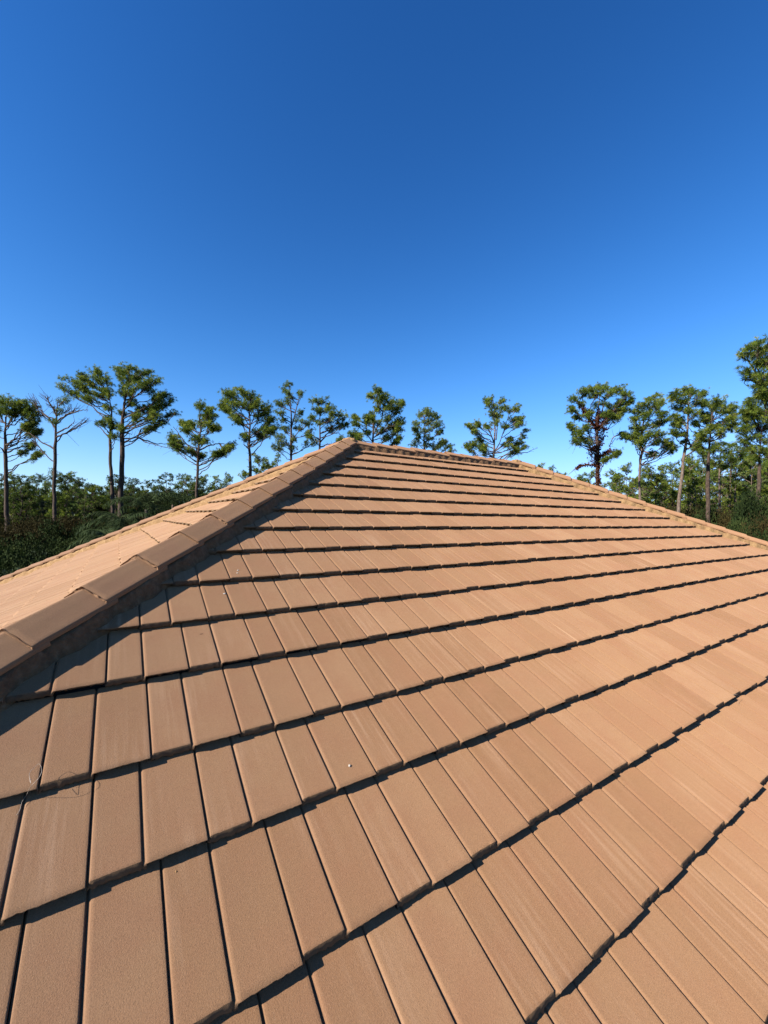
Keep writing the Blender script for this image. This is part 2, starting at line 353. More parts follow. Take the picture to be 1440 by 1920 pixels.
def mortar_strip(name, apex, hd, t0, t1, parent, sides=(-1, 1), foot=-0.095, reach=DM, mat=None):
    hd = np.array(hd, float); hd /= np.linalg.norm(hd); lat = np.cross(hd, _Z); lat /= np.linalg.norm(lat); up = np.cross(lat, hd); up *= np.sign(up[2])
    V, F = [], []
    nrow = int((t1 - t0) / 0.012)
    for s in sides:
        sec = [(0.02, .02), (.08, .02), (reach - .036, .012), (reach - .030, .005), (reach - .026, -.010), (reach - .021, -.030), (reach - .016, -.050), (reach - .010, -.072), (reach - .004, foot)]
        if s < 0: pass
        b = len(V); ph = random.uniform(0, 9)
        wob = np.cumsum(rng.normal(0, 1, nrow + 1)); wob -= np.linspace(0, wob[-1], nrow + 1); wob = wob / (np.abs(wob).max() + 1e-6)
        for r_ in range(nrow + 1):
            t = t0 + (t1 - t0) * r_ / nrow
            cyc = (t / 0.354) % 1.0
            for j, (d, h) in enumerate(sec):
                lump = .006 * math.sin(t * 17 + ph) + .005 * math.sin(t * 41 + ph * 2) + .004 * wob[r_]
                dj = d + lump * (j > 1) + random.gauss(0, .0012) * (j > 1); hj = h + (random.gauss(0, .001) if j > 1 else 0) - (0.012 * cyc if 1 < j < 4 else 0)
                P = np.array(apex) + hd * t + lat * (s * dj) + up * hj
                V.append(P)
        m_ = len(sec)
        for r_ in range(nrow):
            for j in range(m_ - 1):
                q = (b + r_ * m_ + j, b + r_ * m_ + j + 1, b + (r_ + 1) * m_ + j + 1, b + (r_ + 1) * m_ + j)
                F.append(q if s > 0 else q[::-1])
    o = mesh_np(name, V, np.array(F), mat or M_MORTAR, parent); o.location = -Vector(parent.location) - Vector((2.5, 0, 0)); return o
hips = {'L': (oL, (-CS, -CS, -SN)), 'LB': (oL, (-CS, CS, -SN)), 'R': (oR, (CS, -CS, -SN)), 'RB': (oR, (CS, CS, -SN))}
for key, (ap, hd) in hips.items():
    hp = bpy.data.objects.new('hip_ridge', None); link(hp, house); hp.location = Vector(ap) - Vector((2.5, 0, 0))
    hp.empty_display_size = .1
    par = hp
    class _P: pass
    # parent.location is relative to the house; helper functions take world = local + (2.5,0,0)
    n_ = 24 if key in ('L', 'R') else 24
    cap_row('cap_tile', ap, hd, n_, 0.376, 0.3535, hp)
    mortar_strip('mortar_bed', ap, hd, 0.0, 9.0, hp, mat=M_MORTAR_SHADED if key == 'L' else None)
rp = bpy.data.objects.new('top_ridge', None); link(rp, house); rp.location = Vector(oL) - Vector((2.5, 0, 0)); rp.empty_display_size = .1
# ridge caps: butts face the left (sunny) end
nrc = int((UR - UL - 0.1) / 0.34)
cap_row('cap_tile', oR + np.array([0.0, 0, -0.032]), (-1, 0, 0), nrc, 0.42, (UR - UL - 0.42) / (nrc - 1) * 0.985, rp, lean=.055)
mortar_strip('mortar_bed', oL + np.array([0, 0, -0.025]), (1, 0, 0), 0.0, UR - UL, rp, reach=DM * 0.98, foot=-0.12, mat=M_MORTAR_SHADED)
for ap in (oL, oR):     # mortar dab closing the junction of hips and ridge
    bm = bmesh.new(); bmesh.ops.create_icosphere(bm, subdivisions=3, radius=0.1)
    for v_ in bm.verts:
        nse = 1 + 0.12 * math.sin(v_.co.x * 60) * math.sin(v_.co.y * 71 + 1) + random.gauss(0, .02)
        v_.co = Vector((v_.co.x * 1.15 * nse, v_.co.y * 1.1 * nse, v_.co.z * .6 * nse + .045))
    me = bpy.data.meshes.new('mortar_dab'); bm.to_mesh(me); bm.free(); me.materials.append(M_MORTAR)
    o = bpy.data.objects.new('mortar_dab', me); link(o, rp); o.location = Vector(ap) - Vector(oL)

# ------------------------------------------------------------------ small things lying on the tiles
def tube_np(P, rad, nseg=6):
    P = np.asarray(P, float); n_ = len(P); rad = np.broadcast_to(np.asarray(rad, float), (n_,))
    T = np.gradient(P, axis=0); T /= np.linalg.norm(T, axis=1, keepdims=True) + 1e-9
    ref = np.array([0.31, 0.17, 0.93]) if abs(T[0][2]) < .8 else np.array([0.9, 0.3, 0.1])
    A = np.cross(T, ref); A /= np.linalg.norm(A, axis=1, keepdims=True) + 1e-9; B = np.cross(T, A)
    th = np.linspace(0, 2 * math.pi, nseg, endpoint=False)
    V = P[:, None, :] + rad[:, None, None] * (np.cos(th)[None, :, None] * A[:, None, :] + np.sin(th)[None, :, None] * B[:, None, :])
    i, j = np.meshgrid(np.arange(n_ - 1), np.arange(nseg), indexing='ij'); j2 = (j + 1) % nseg
    F = np.stack([i * nseg + j, i * nseg + j2, (i + 1) * nseg + j2, (i + 1) * nseg + j], -1).reshape(-1, 4)
    return V.reshape(-1, 3), F
NRM = np.array([0, -SN, CS]); SV = np.array([0, CS, SN]); TN = NRM * math.cos(TILT) + SV * math.sin(TILT)
def on_roof(x, y, lift=0.0):
    """point on the main slope's tile faces under a pixel"""
    d = FWD + RT * (x - 720) / FPX - UPV * (y - 960) / FPX
    P = CAM + d * (((ridge_o - CAM) @ NRM) / (d @ NRM))
    for _ in range(2):
        vdown = -(P - ridge_o) @ SV
        kn = min([k for k in KK if k >= vdown - 1e-6] or [KK[-1]])
        Q0 = ridge_o - SV * kn; P = CAM + d * (((Q0 - CAM) @ TN) / (d @ TN))
    return P + TN * lift
def pebble(name, x, y, sz, label, cat, flat=.6, mat=None, group='grit lying on the tiles'):
    bm = bmesh.new(); bmesh.ops.create_icosphere(bm, subdivisions=2, radius=1)
    for v_ in bm.verts:
        f = 1 + random.uniform(-.22, .22); v_.co = Vector((v_.co.x * f * sz[0], v_.co.y * f * sz[1], v_.co.z * f * sz[2]))
    me = bpy.data.meshes.new(name); bm.to_mesh(me); bm.free(); me.materials.append(mat or M_STONE)
    o = bpy.data.objects.new(name, me); C.objects.link(o); p = on_roof(x, y, sz[2] * .8); o.location = p
    o.rotation_euler = Vector(TN).to_track_quat('Z', 'Y').to_euler(); tag(o, label, cat, group)
pebble('pebble', 655, 1437, (.0045, .0045, .0045), 'small white pebble alone on a near tile, centre left', 'pebble')
pebble('mortar_crumb', 421, 1114, (.008, .005, .004), 'white mortar crumb beside a groove, lowest of the three near the left hip', 'crumb')
pebble('mortar_crumb', 446, 1070, (.006, .004, .003), 'pale mortar crumb on a tile below the left hip, higher of a close pair', 'crumb')
pebble('mortar_crumb', 445, 1075, (.005, .004, .003), 'pale mortar crumb on a tile below the left hip, lower of a close pair', 'crumb')
pebble('mortar_crumb', 330, 1635, (.002, .0035, .002), 'tiny tan crumb under a tile edge near the bottom left', 'crumb', mat=M_MORTAR)
pebble('pine_needle_bit', 378, 1189, (.009, .0018, .0012), 'dark fleck of dry bark on a tile under the left hip', 'bark fleck', mat=M_BARK, group='grit lying on the tiles')
def wire(name, pts, label, r=0.00055):
    P = np.array([on_roof(x, y, h) for x, y, h in pts])
    # smooth through the points
    t = np.linspace(0, len(P) - 1, 70); Q = []
    for tt in t:
        i = min(int(tt), len(P) - 2); f = tt - i; p0, p1, p2, p3 = P[max(i - 1, 0)], P[i], P[i + 1], P[min(i + 2, len(P) - 1)]
        Q.append(0.5 * (2 * p1 + (p2 - p0) * f + (2 * p0 - 5 * p1 + 4 * p2 - p3) * f * f + (3 * p1 - p0 - 3 * p2 + p3) * f ** 3))
    V, F = tube_np(Q, r, 6); o = mesh_np(name, V, F, M_WIRE, smooth=True); tag(o, label, 'wire', 'loose tie wires')
wire('tie_wire', [(31, 1529, .002), (37, 1522, .006), (42, 1508, .012), (50, 1500, .02), (58, 1491, .035), (72, 1483, .05), (79, 1475, .06), (78, 1463, .06), (73, 1454, .05), (66, 1459, .045), (59, 1465, .045), (56, 1474, .045), (59, 1487, .04), (57, 1478, .035), (61, 1474, .03)],
     'loop of thin tie wire sticking out between tiles at the left edge')
wire('tie_wire', [(1372, 1303, .004), (1379, 1307, .02), (1384, 1313, .03), (1382, 1320, .012), (1386, 1323, .004)], 'short bent tie wire on a far tile near the right edge')

# ------------------------------------------------------------------ foliage generators
def tufts(P, D, n_need, length, width, spread, rg):
    """bursts of thin pointed needles at points P facing D; returns V, F (triangles)"""
    m = len(P); P = np.repeat(P, n_need, 0); D = np.repeat(D, n_need, 0)
    d = D + rg.normal(0, spread, P.shape); d /= np.linalg.norm(d, axis=1, keepdims=True) + 1e-9
    s = np.cross(d, rg.normal(0, 1, P.shape)); s /= np.linalg.norm(s, axis=1, keepdims=True) + 1e-9
    L = length * rg.uniform(.65, 1.15, (len(P), 1)); Wd = width * rg.uniform(.7, 1.3, (len(P), 1))
    droop = np.array([0, 0, -1.0]) * L * 0.12
    mid = P + d * L * .5
    V = np.stack([P, mid + s * Wd * .5, P + d * L + droop, mid - s * Wd * .5], 1).reshape(-1, 3)
    b = np.arange(len(P))[:, None] * 4
    F = b + np.array([[0, 1, 2, 3]])
    return V, F
def bez(a, c, b, n_):
    t = np.linspace(0, 1, n_)[:, None]; return (1 - t) ** 2 * a + 2 * (1 - t) * t * c + t * t * b
class Tree:
    def __init__(s, seed): s.rg = np.random.default_rng(seed); s.BV = []; s.BF = []; s.nb = 0; s.TP = []; s.TD = []; s.TT = []
    def tube(s, P, r, seg=6):
        V, F = tube_np(P, r, seg); s.BV.append(V); s.BF.append(F + s.nb); s.nb += len(V)
    def pad(s, c, rad, start, limb_r, dens, tufts_on=True, sub=None, twigk=1.0):
        """limb from start to pad centre c, sub-branches into an ellipsoid of radii rad, tufts on them"""
        rg = s.rg; c = np.array(c, float); v = c - start; L = np.linalg.norm(v)
        ctl = start + v * .55 + np.array([0, 0, -0.10 * L]) * rg.uniform(.2, 1.5) + rg.normal(0, .06 * L, 3)
        P = bez(start, ctl, c, 9) + np.vstack([np.zeros((1, 3)), rg.normal(0, .018 * L, (7, 3)), np.zeros((1, 3))])
        s.tube(P, np.linspace(limb_r, max(.018, limb_r * .35), 9), 6)
        vol = rad[0] * rad[1] * rad[2]; ns = sub or int(np.clip(9 * dens * vol ** .45, 5, 26))
        for i in range(ns):
            q = rg.normal(0, 1, 3); q /= np.linalg.norm(q); q[2] = q[2] * .8 + .15
            e = c + q * rad * rg.uniform(.55, 1.0)
            f = rg.uniform(.45, 1.0); j = int(f * 8); a = P[j]
            m = (a + e) / 2 + rg.normal(0, .1, 3) * np.linalg.norm(e - a) + np.array([0, 0, -.06]) * np.linalg.norm(e - a)
            Q = bez(a, m, e, 6); s.tube(Q, np.linspace(.026, .010, 6) * twigk, 4)
            if tufts_on:
                nt2 = int(np.clip(dens * 10.5 * np.linalg.norm(e - a) / .8, 5, 20))
                tt = rg.uniform(.3, 1.0, nt2) ** .7; tt[0] = 1.0
                idx = tt * 5; i0 = np.minimum(idx.astype(int), 4); fr = (idx - i0)[:, None]
                base = Q[i0] * (1 - fr) + Q[i0 + 1] * fr + rg.normal(0, .13, (nt2, 3)) * np.array([1, 1, .75])
                dr = (e - a) / (np.linalg.norm(e - a) + 1e-6); dd = dr * .5 + np.array([0, 0, .35]) + rg.normal(0, .45, (nt2, 3))
                s.TP.append(base); s.TD.append(dd); s.TT.append(np.clip(rg.normal(.5, .15) + rg.normal(0, .24, nt2), 0, 1))
    def finish(s, name, loc, bark, needle, n_need=24, nl=.27, nw=.018, spread=.65, parts=('trunk', 'crown')):
        root = empty(name, loc); off = np.array(loc)
        t = mesh_np(parts[0], np.vstack(s.BV) - off, np.vstack(s.BF), bark, root, smooth=True)
        if s.TP:
            P = np.vstack(s.TP); D = np.vstack(s.TD); D /= np.linalg.norm(D, axis=1, keepdims=True); T = np.concatenate(s.TT)
            V, F = tufts(P, D, n_need, nl, nw, spread, s.rg)
            tn = np.repeat(np.repeat(T, n_need) + s.rg.normal(0, .08, len(P) * n_need), 4)
            mesh_np(parts[1], V - off, F, needle, root, tint=np.clip(tn, 0, 1))
        return root
def pine(seed, D, trunk, pads, label, name='pine_tree', tw=9, bark=None, needle=None, dens=1.0, limbs=(), forks=(), depth=1.0, spreadk=.62, cat='pine tree', bare=(), group='tall pines around the roof', nn=24, vine=None, padk=1.0):
    """trunk, pads, limbs measured in photo pixels at distance D; the trunk's first point is dropped to the ground"""
    t = Tree(seed); rg = t.rg; k = D / FPX                       # metres per pixel
    TP = [at(x, y, D) for x, y in trunk]
    low = TP[0]; g = np.array([low[0], low[1], 0.0]) + np.array([(trunk[0][0] - trunk[1][0]) * k * .3 * RT[0], (trunk[0][0] - trunk[1][0]) * k * .3 * RT[1], 0])
    P = np.array([g] + TP)
    for i in range(1, len(P)): P[i] += rg.normal(0, .05, 3) * np.array([1, 1, 0])
    # resample
    seg = np.linalg.norm(np.diff(P, axis=0), axis=1); cum = np.concatenate([[0], np.cumsum(seg)]); tt = np.linspace(0, cum[-1], 26)
    Q = np.column_stack([np.interp(tt, cum, P[:, i]) for i in range(3)]); Q[1:-1] = (Q[:-2] + Q[1:-1] * 2 + Q[2:]) / 4
    Q[1:-1] += rg.normal(0, .02, (24, 3))
    r0 = tw * .84 * k / 2; hf = (Q[:, 2] - Q[0, 2]) / (Q[-1, 2] - Q[0, 2])
    rad = r0 * np.clip(1.25 - hf * .55 - np.clip(hf - .72, 0, 1) * 2.1, .12, 2); rad[0] *= 1.35
    rad *= 1 + rg.normal(0, .04, 26); t.tube(Q, rad, 10)
    zb = Q[-1, 2]
    stems = [Q]
    for f in forks:
        FP = np.array([at(x, y, D + (dz if len(f) > 2 else 0)) for (x, y), dz in zip(f, np.linspace(0, rg.uniform(-1, 1), len(f)))])
        t.tube(FP, np.linspace(r0 * .55, r0 * .16, len(FP)), 7); stems.append(FP)
    xs = [p[0] for p in pads]; cw = (max(xs) - min(xs)) * k / 2 + .5; cx = trunk[-1][0]
    starts = np.vstack([np.column_stack([np.interp(np.linspace(0, len(s_) - 1, 40), np.arange(len(s_)), s_[:, i]) for i in range(3)]) for s_ in stems])
    for p in pads:
        x, y, rx, ry = p[:4]
        dx = abs(x - cx) * k; room = math.sqrt(max(cw ** 2 - dx ** 2, .2)) * depth
        ncopy = max(1, int(round((1 + .9 * (room > 1.1) + .5 * (room > 2)) * padk)))
        for c in range(ncopy):
            dz = rg.uniform(-.75, .75) * room if c or ncopy > 1 else rg.uniform(-.5, .5) * room
            ce = at(x + rg.normal(0, 2), y + rg.normal(0, 1.5), D + dz)
            hd = np.linalg.norm((starts - ce)[:, :2], axis=1); want = ce[2] - hd * rg.uniform(.35, .7) - .1
            sc = np.abs(starts[:, 2] - want) + .15 * hd; sc[starts[:, 2] < 3] += 99
            st = starts[int(np.argmin(sc))]
            L = np.linalg.norm(ce - st)
            t.pad(ce, np.array([rx, rx, ry]) * k * np.array([1.0, 1.0, 1.05]), st, min(.02 + .010 * L, r0 * .4), dens)
    for l in limbs:                                              # bare or drooping limbs: pixel polylines
        n_ = len(l); dd = np.linspace(0, rg.uniform(-1.2, 1.2), n_); LP = np.array([at(x, y, D + dz) for (x, y), dz in zip(l, dd)])
        LQ = np.column_stack([np.interp(np.linspace(0, n_ - 1, n_ * 4), np.arange(n_), LP[:, i]) for i in range(3)]); LQ[1:-1] += rg.normal(0, .025, (n_ * 4 - 2, 3))
        t.tube(LQ, np.linspace(.075, .018, len(LQ)), 6)
        for j in range(3, len(LQ), 2):
            e = LQ[j] + rg.normal(0, .35, 3) + np.array([0, 0, rg.choice([-.25, .2])]); t.tube(bez(LQ[j], (LQ[j] + e) / 2 + rg.normal(0, .06, 3), e, 5), np.linspace(.016, .006, 5), 4)
    for (x, y, rx, ry) in bare:                                   # bare twiggy pads
        ce = at(x, y, D + rg.uniform(-.6, .6) * cw); hd = np.linalg.norm((starts - ce)[:, :2], axis=1)
        sc = np.abs(starts[:, 2] - (ce[2] - hd * .8)) + .15 * hd; st = starts[int(np.argmin(sc))]
        t.pad(ce, np.array([rx, rx, ry]) * k, st, .05, .6, tufts_on=False, sub=12, twigk=.8)
    # short dead stubs on the trunk
    for _ in range(6):
        j = rg.integers(6, 20); e = Q[j] + rg.normal(0, .35, 3) * np.array([1, 1, .3]) + np.array([0, 0, .1]); t.tube(np.array([Q[j], (Q[j] + e) / 2, e]), [.03, .02, .008], 4)
    root = t.finish(name, (float(g[0]), float(g[1]), 0.0), bark or M_BARK, needle or M_NEEDLE, n_need=nn, spread=spreadk)
    tag(root, label, cat, group)
    if vine:
        VP, VD = [], []
        for poly, rr, cnt in vine:
            PP = np.array([at(x, y, D) for x, y in poly]); f = rg.uniform(0, len(PP) - 1.001, cnt); i0 = f.astype(int); fr = (f - i0)[:, None]
            VP.append(PP[i0] * (1 - fr) + PP[i0 + 1] * fr + rg.normal(0, rr, (cnt, 3))); VD.append(rg.normal(0, 1, (cnt, 3)))
        VP = np.vstack(VP); VD = np.vstack(VD); V, F = tufts(VP, VD / np.linalg.norm(VD, axis=1, keepdims=True), 4, .17, .09, .8, rg)
        mesh_np('vine', V - np.array([g[0], g[1], 0]), F, M_VINE, root, tint=rg.uniform(0, 1, len(VP) * 4).repeat(4))
    return root, Q

# ------------------------------------------------------------------ the pines one can tell apart
pine(1, 37, [(13, 1040), (13, 900), (10, 800), (14, 762)],
     [(20, 752, 34, 9), (52, 762, 22, 8), (-12, 758, 30, 10), (60, 776, 16, 8), (30, 772, 26, 8), (-40, 765, 24, 9), (5, 770, 24, 9), (66, 793, 10, 7), (55, 796, 9, 6), (56, 835, 10, 7), (75, 852, 9, 6), (42, 848, 6, 4), (-20, 800, 18, 8), (68, 808, 7, 5)],
     'flat-topped dark pine at the left edge of the photo', tw=8, limbs=[[(14, 848), (35, 838), (50, 836)], [(12, 855), (2, 840), (-10, 838)]], depth=.8)
pine(2, 35, [(103, 1010), (105, 900), (105, 820), (106, 790), (110, 745)],
     [(117, 752, 12, 9), (108, 772, 8, 8), (128, 745, 8, 6), (98, 885, 8, 5), (103, 790, 5, 5)],
     'nearly bare pine with reddish twigs, second from the left', tw=7, needle=M_NEEDLE_PALE, dens=.55,
     limbs=[[(103, 843), (80, 830), (60, 815), (40, 805)], [(105, 805), (92, 785), (75, 772), (60, 755)], [(106, 820), (125, 812), (145, 802), (160, 788)], [(107, 790), (128, 775), (150, 770), (165, 768)], [(107, 812), (130, 800), (140, 790)], [(106, 780), (95, 760), (88, 742)]],
     bare=[(60, 745, 14, 12), (85, 742, 14, 10), (150, 765, 16, 12), (130, 768, 14, 12), (70, 770, 14, 10), (95, 760, 12, 12), (165, 785, 8, 6), (60, 820, 8, 8)], nn=14)
pine(3, 41, [(211, 970), (209, 880), (208, 820), (207, 770), (203, 740)],
     [(128, 712, 16, 9), (112, 722, 9, 7), (152, 703, 16, 9), (178, 698, 16, 8), (150, 722, 18, 9), (172, 716, 18, 10), (196, 712, 18, 11), (140, 735, 12, 6), (185, 738, 18, 10), (205, 735, 14, 10), (165, 748, 12, 7), (210, 800, 12, 9), (205, 785, 9, 7), (190, 795, 8, 5), (202, 765, 10, 8), (214, 815, 8, 6)],
     'slender pine whose crown spreads left, close beside the biggest trunk', tw=7,
     limbs=[[(205, 822), (192, 806), (178, 793)], [(206, 790), (185, 775), (160, 745)]])
pine(4, 40, [(227, 935), (228, 860), (230, 800), (232, 760), (243, 715)],
     [(238, 690, 16, 7), (222, 694, 14, 7), (270, 697, 16, 9), (252, 704, 24, 10), (290, 712, 14, 9), (232, 710, 20, 9), (285, 728, 16, 9), (262, 722, 18, 9), (312, 742, 12, 7), (322, 752, 8, 5), (298, 742, 12, 8), (240, 730, 20, 10), (326, 772, 7, 5), (275, 765, 20, 9), (290, 778, 18, 8), (300, 792, 12, 7), (258, 778, 14, 7), (285, 803, 12, 6), (245, 755, 16, 9), (228, 775, 8, 8), (300, 760, 10, 6), (222, 802, 9, 8), (236, 740, 14, 8)],
     'tallest pine of the left group, thick trunk and wide rounded crown', tw=10,
     limbs=[[(232, 830), (245, 822), (258, 820), (275, 830), (300, 836), (325, 842)], [(258, 820), (265, 803), (285, 806), (302, 812)], [(262, 822), (290, 832), (315, 832)], [(234, 810), (247, 815)], [(240, 770), (275, 785), (315, 790), (328, 775)]], dens=1.05)
pine(5, 36, [(369, 930), (370, 890), (372, 850), (374, 810), (377, 770)],
     [(376, 760, 10, 8), (392, 768, 12, 8), (400, 782, 12, 10), (384, 780, 14, 9), (395, 798, 13, 9), (372, 795, 12, 9), (358, 796, 9, 6), (342, 792, 8, 6), (410, 806, 6, 4), (366, 822, 12, 6), (386, 826, 10, 5), (325, 820, 8, 7), (334, 832, 8, 5), (352, 846, 7, 6), (323, 833, 8, 4), (365, 850, 6, 5), (434, 836, 9, 7), (426, 842, 6, 4), (407, 851, 7, 4), (380, 855, 6, 4), (345, 806, 7, 4)],
     'small ragged pine standing alone between two gaps of sky, left of the roof', tw=6,
     limbs=[[(368, 848), (352, 835), (336, 815), (325, 800)], [(372, 845), (392, 835), (412, 832), (430, 832)], [(412, 832), (418, 842), (408, 850)]])
pine(6, 38, [(470, 900), (468, 850), (467, 820), (469, 780), (466, 745)],
     [(452, 736, 18, 7), (432, 742, 18, 9), (418, 752, 10, 9), (470, 742, 18, 9), (445, 758, 20, 10), (485, 754, 16, 10), (468, 762, 20, 10), (498, 768, 14, 11), (425, 770, 12, 8), (508, 788, 10, 10), (488, 782, 16, 9), (440, 778, 12, 8), (500, 805, 10, 8), (490, 820, 8, 8), (450, 792, 10, 7), (458, 818, 8, 6), (480, 812, 8, 7), (515, 800, 7, 7), (412, 762, 7, 6)],
     'full round-crowned pine just left of the roof peak', tw=7, limbs=[[(467, 835), (478, 828), (490, 815)], [(467, 842), (456, 833)]], dens=1.05)
pine(7, 44, [(546, 870), (546, 835), (547, 800), (546, 760), (541, 724)],
     [(541, 724, 8, 5), (533, 731, 7, 6), (560, 735, 7, 6), (536, 752, 9, 8), (545, 745, 6, 6), (524, 757, 4, 5), (564, 775, 7, 6), (529, 785, 10, 9), (524, 775, 7, 7), (575, 792, 9, 8), (560, 803, 12, 7), (586, 808, 8, 6), (532, 805, 9, 7), (525, 822, 14, 9), (548, 822, 9, 7), (578, 832, 9, 7), (520, 840, 12, 9), (550, 842, 10, 6), (530, 832, 12, 9), (590, 828, 5, 6), (560, 790, 8, 6)],
     'tall thin lacy pine with a ragged pale top behind the roof peak', tw=5.5, needle=M_NEEDLE_PALE, dens=.75, depth=.7,
     forks=[[(546, 832), (555, 815), (572, 795)], [(547, 800), (556, 765), (562, 740)]])
pine(8, 42, [(600, 850), (600, 815), (600, 785), (602, 758)],
     [(591, 751, 11, 6), (606, 752, 12, 7), (618, 762, 12, 9), (628, 775, 10, 10), (608, 770, 14, 9), (596, 770, 9, 7), (614, 788, 12, 9), (600, 792, 9, 6), (646, 782, 9, 9), (640, 800, 9, 8), (648, 795, 7, 8), (620, 803, 8, 5), (640, 820, 7, 4), (578, 818, 9, 5), (586, 782, 4, 4)],
     'small pine over the first hip caps, right of the lacy pine', tw=5.5, limbs=[[(600, 830), (615, 812), (635, 812), (650, 824)], [(600, 825), (585, 815)], [(601, 838), (618, 832), (630, 836)]], depth=.8)
pine(9, 40, [(699, 850), (700, 810), (700, 785), (706, 745)],
     [(705, 734, 9, 6), (694, 744, 7, 5), (720, 742, 11, 6), (712, 752, 14, 8), (736, 752, 11, 7), (750, 757, 8, 8), (728, 765, 16, 9), (706, 770, 12, 8), (696, 778, 10, 7), (745, 772, 10, 8), (722, 785, 18, 9), (700, 793, 12, 7), (750, 790, 10, 9), (735, 800, 15, 8), (712, 808, 18, 7), (750, 805, 9, 6), (668, 795, 8, 6), (665, 782, 5, 5), (688, 785, 8, 5), (660, 815, 12, 9), (676, 820, 10, 7), (690, 812, 9, 6), (728, 820, 16, 7), (748, 820, 9, 5), (650, 828, 10, 6)],
     'bushy pine with many ascending branches behind the left end of the ridge', tw=5.5, forks=[[(700, 830), (688, 815), (681, 803)], [(700, 815), (716, 785), (722, 755)], [(702, 820), (722, 800), (740, 775)]], dens=1.0)
pine(10, 46, [(796, 860), (795, 820), (795, 795), (797, 768)],
     [(798, 768, 9, 5), (788, 777, 8, 6), (806, 778, 9, 6), (822, 780, 8, 7), (800, 790, 13, 8), (782, 794, 9, 6), (818, 795, 9, 7), (775, 804, 8, 5), (800, 806, 14, 7), (826, 810, 9, 7), (782, 818, 9, 7), (808, 822, 12, 7), (778, 832, 9, 6), (800, 834, 12, 6), (832, 826, 8, 6), (842, 838, 8, 6), (822, 838, 10, 5), (850, 846, 7, 4)],
     'middle-sized pine spreading towards its base behind the ridge, centre of the photo', tw=4.5, needle=M_NEEDLE_PALE, dens=.9)
pine(11, 42, [(926, 880), (926, 850), (928, 810), (927, 770), (925, 752)],
     [(920, 748, 10, 6), (914, 755, 6, 6), (942, 752, 7, 6), (926, 762, 9, 8), (922, 775, 9, 7), (945, 764, 9, 7), (956, 768, 10, 6), (968, 764, 8, 7), (933, 778, 8, 7), (978, 784, 7, 6), (962, 786, 10, 7), (930, 792, 9, 8), (975, 795, 7, 5), (915, 800, 6, 5), (948, 800, 8, 6), (877, 800, 9, 4), (892, 796, 6, 5), (888, 808, 5, 4), (985, 808, 7, 5), (984, 822, 7, 7), (958, 822, 6, 4), (895, 822, 7, 5), (882, 831, 10, 5), (900, 836, 9, 6), (950, 835, 9, 6), (975, 832, 9, 5), (988, 837, 8, 5), (905, 843, 6, 5), (970, 842, 8, 4), (876, 836, 4, 3)],
     'open many-armed pine standing alone in the sky over the middle of the ridge', tw=5, bark=M_BARK_PALE, dens=.8, depth=.6,
     forks=[[(926, 850), (937, 830), (947, 800), (955, 775)], [(926, 830), (918, 808), (905, 797), (896, 797)], [(930, 825), (933, 795), (930, 765)], [(930, 845), (950, 828), (975, 815)]],
     limbs=[[(930, 866), (948, 852), (965, 850), (990, 848), (1008, 840)], [(924, 855), (912, 850), (900, 843)], [(925, 852), (912, 846), (905, 855)]])
pine(12, 40, [(1122, 930), (1121, 880), (1120, 830), (1118, 800), (1122, 765), (1126, 735)],
     [(1092, 736, 12, 7), (1105, 727, 13, 6), (1130, 725, 15, 6), (1160, 730, 14, 7), (1178, 740, 11, 8), (1075, 748, 10, 8), (1110, 742, 16, 8), (1145, 740, 14, 8), (1165, 752, 13, 7), (1182, 752, 8, 6), (1088, 758, 13, 8), (1125, 757, 14, 8), (1072, 768, 9, 7), (1150, 765, 12, 7), (1170, 768, 9, 5), (1105, 770, 12, 7), (1135, 775, 9, 6), (1080, 782, 8, 5), (1158, 780, 8, 5), (1068, 800, 8, 8), (1082, 812, 10, 7), (1098, 822, 9, 6), (1078, 825, 8, 6), (1100, 800, 6, 4), (1157, 848, 5, 3), (1138, 862, 6, 3), (1145, 775, 8, 5)],
     'pine with red vine climbing its trunk, right of the ridge end', tw=8, bark=M_BARK,
     forks=[[(1120, 805), (1108, 790), (1095, 770), (1085, 755)], [(1120, 808), (1135, 790), (1152, 770), (1165, 752)], [(1118, 800), (1128, 775), (1135, 745)]],
     limbs=[[(1120, 872), (1105, 871), (1090, 872), (1078, 880), (1068, 888)], [(1122, 858), (1135, 850), (1145, 845), (1143, 835), (1155, 822)], [(1118, 845), (1100, 838), (1085, 832), (1072, 828)]],
     vine=[([(1122, 920), (1121, 870), (1119, 800)], .10, 500), ([(1119, 805), (1105, 785), (1092, 765)], .13, 260), ([(1120, 806), (1138, 788), (1150, 768)], .13, 260), ([(1119, 800), (1122, 770)], .20, 200), ([(1121, 870), (1112, 850), (1112, 838)], .22, 260), ([(1122, 858), (1145, 845)], .12, 160), ([(1120, 872), (1090, 872), (1080, 880)], .06, 120), ([(1125, 840), (1128, 820), (1135, 800)], .14, 160)])
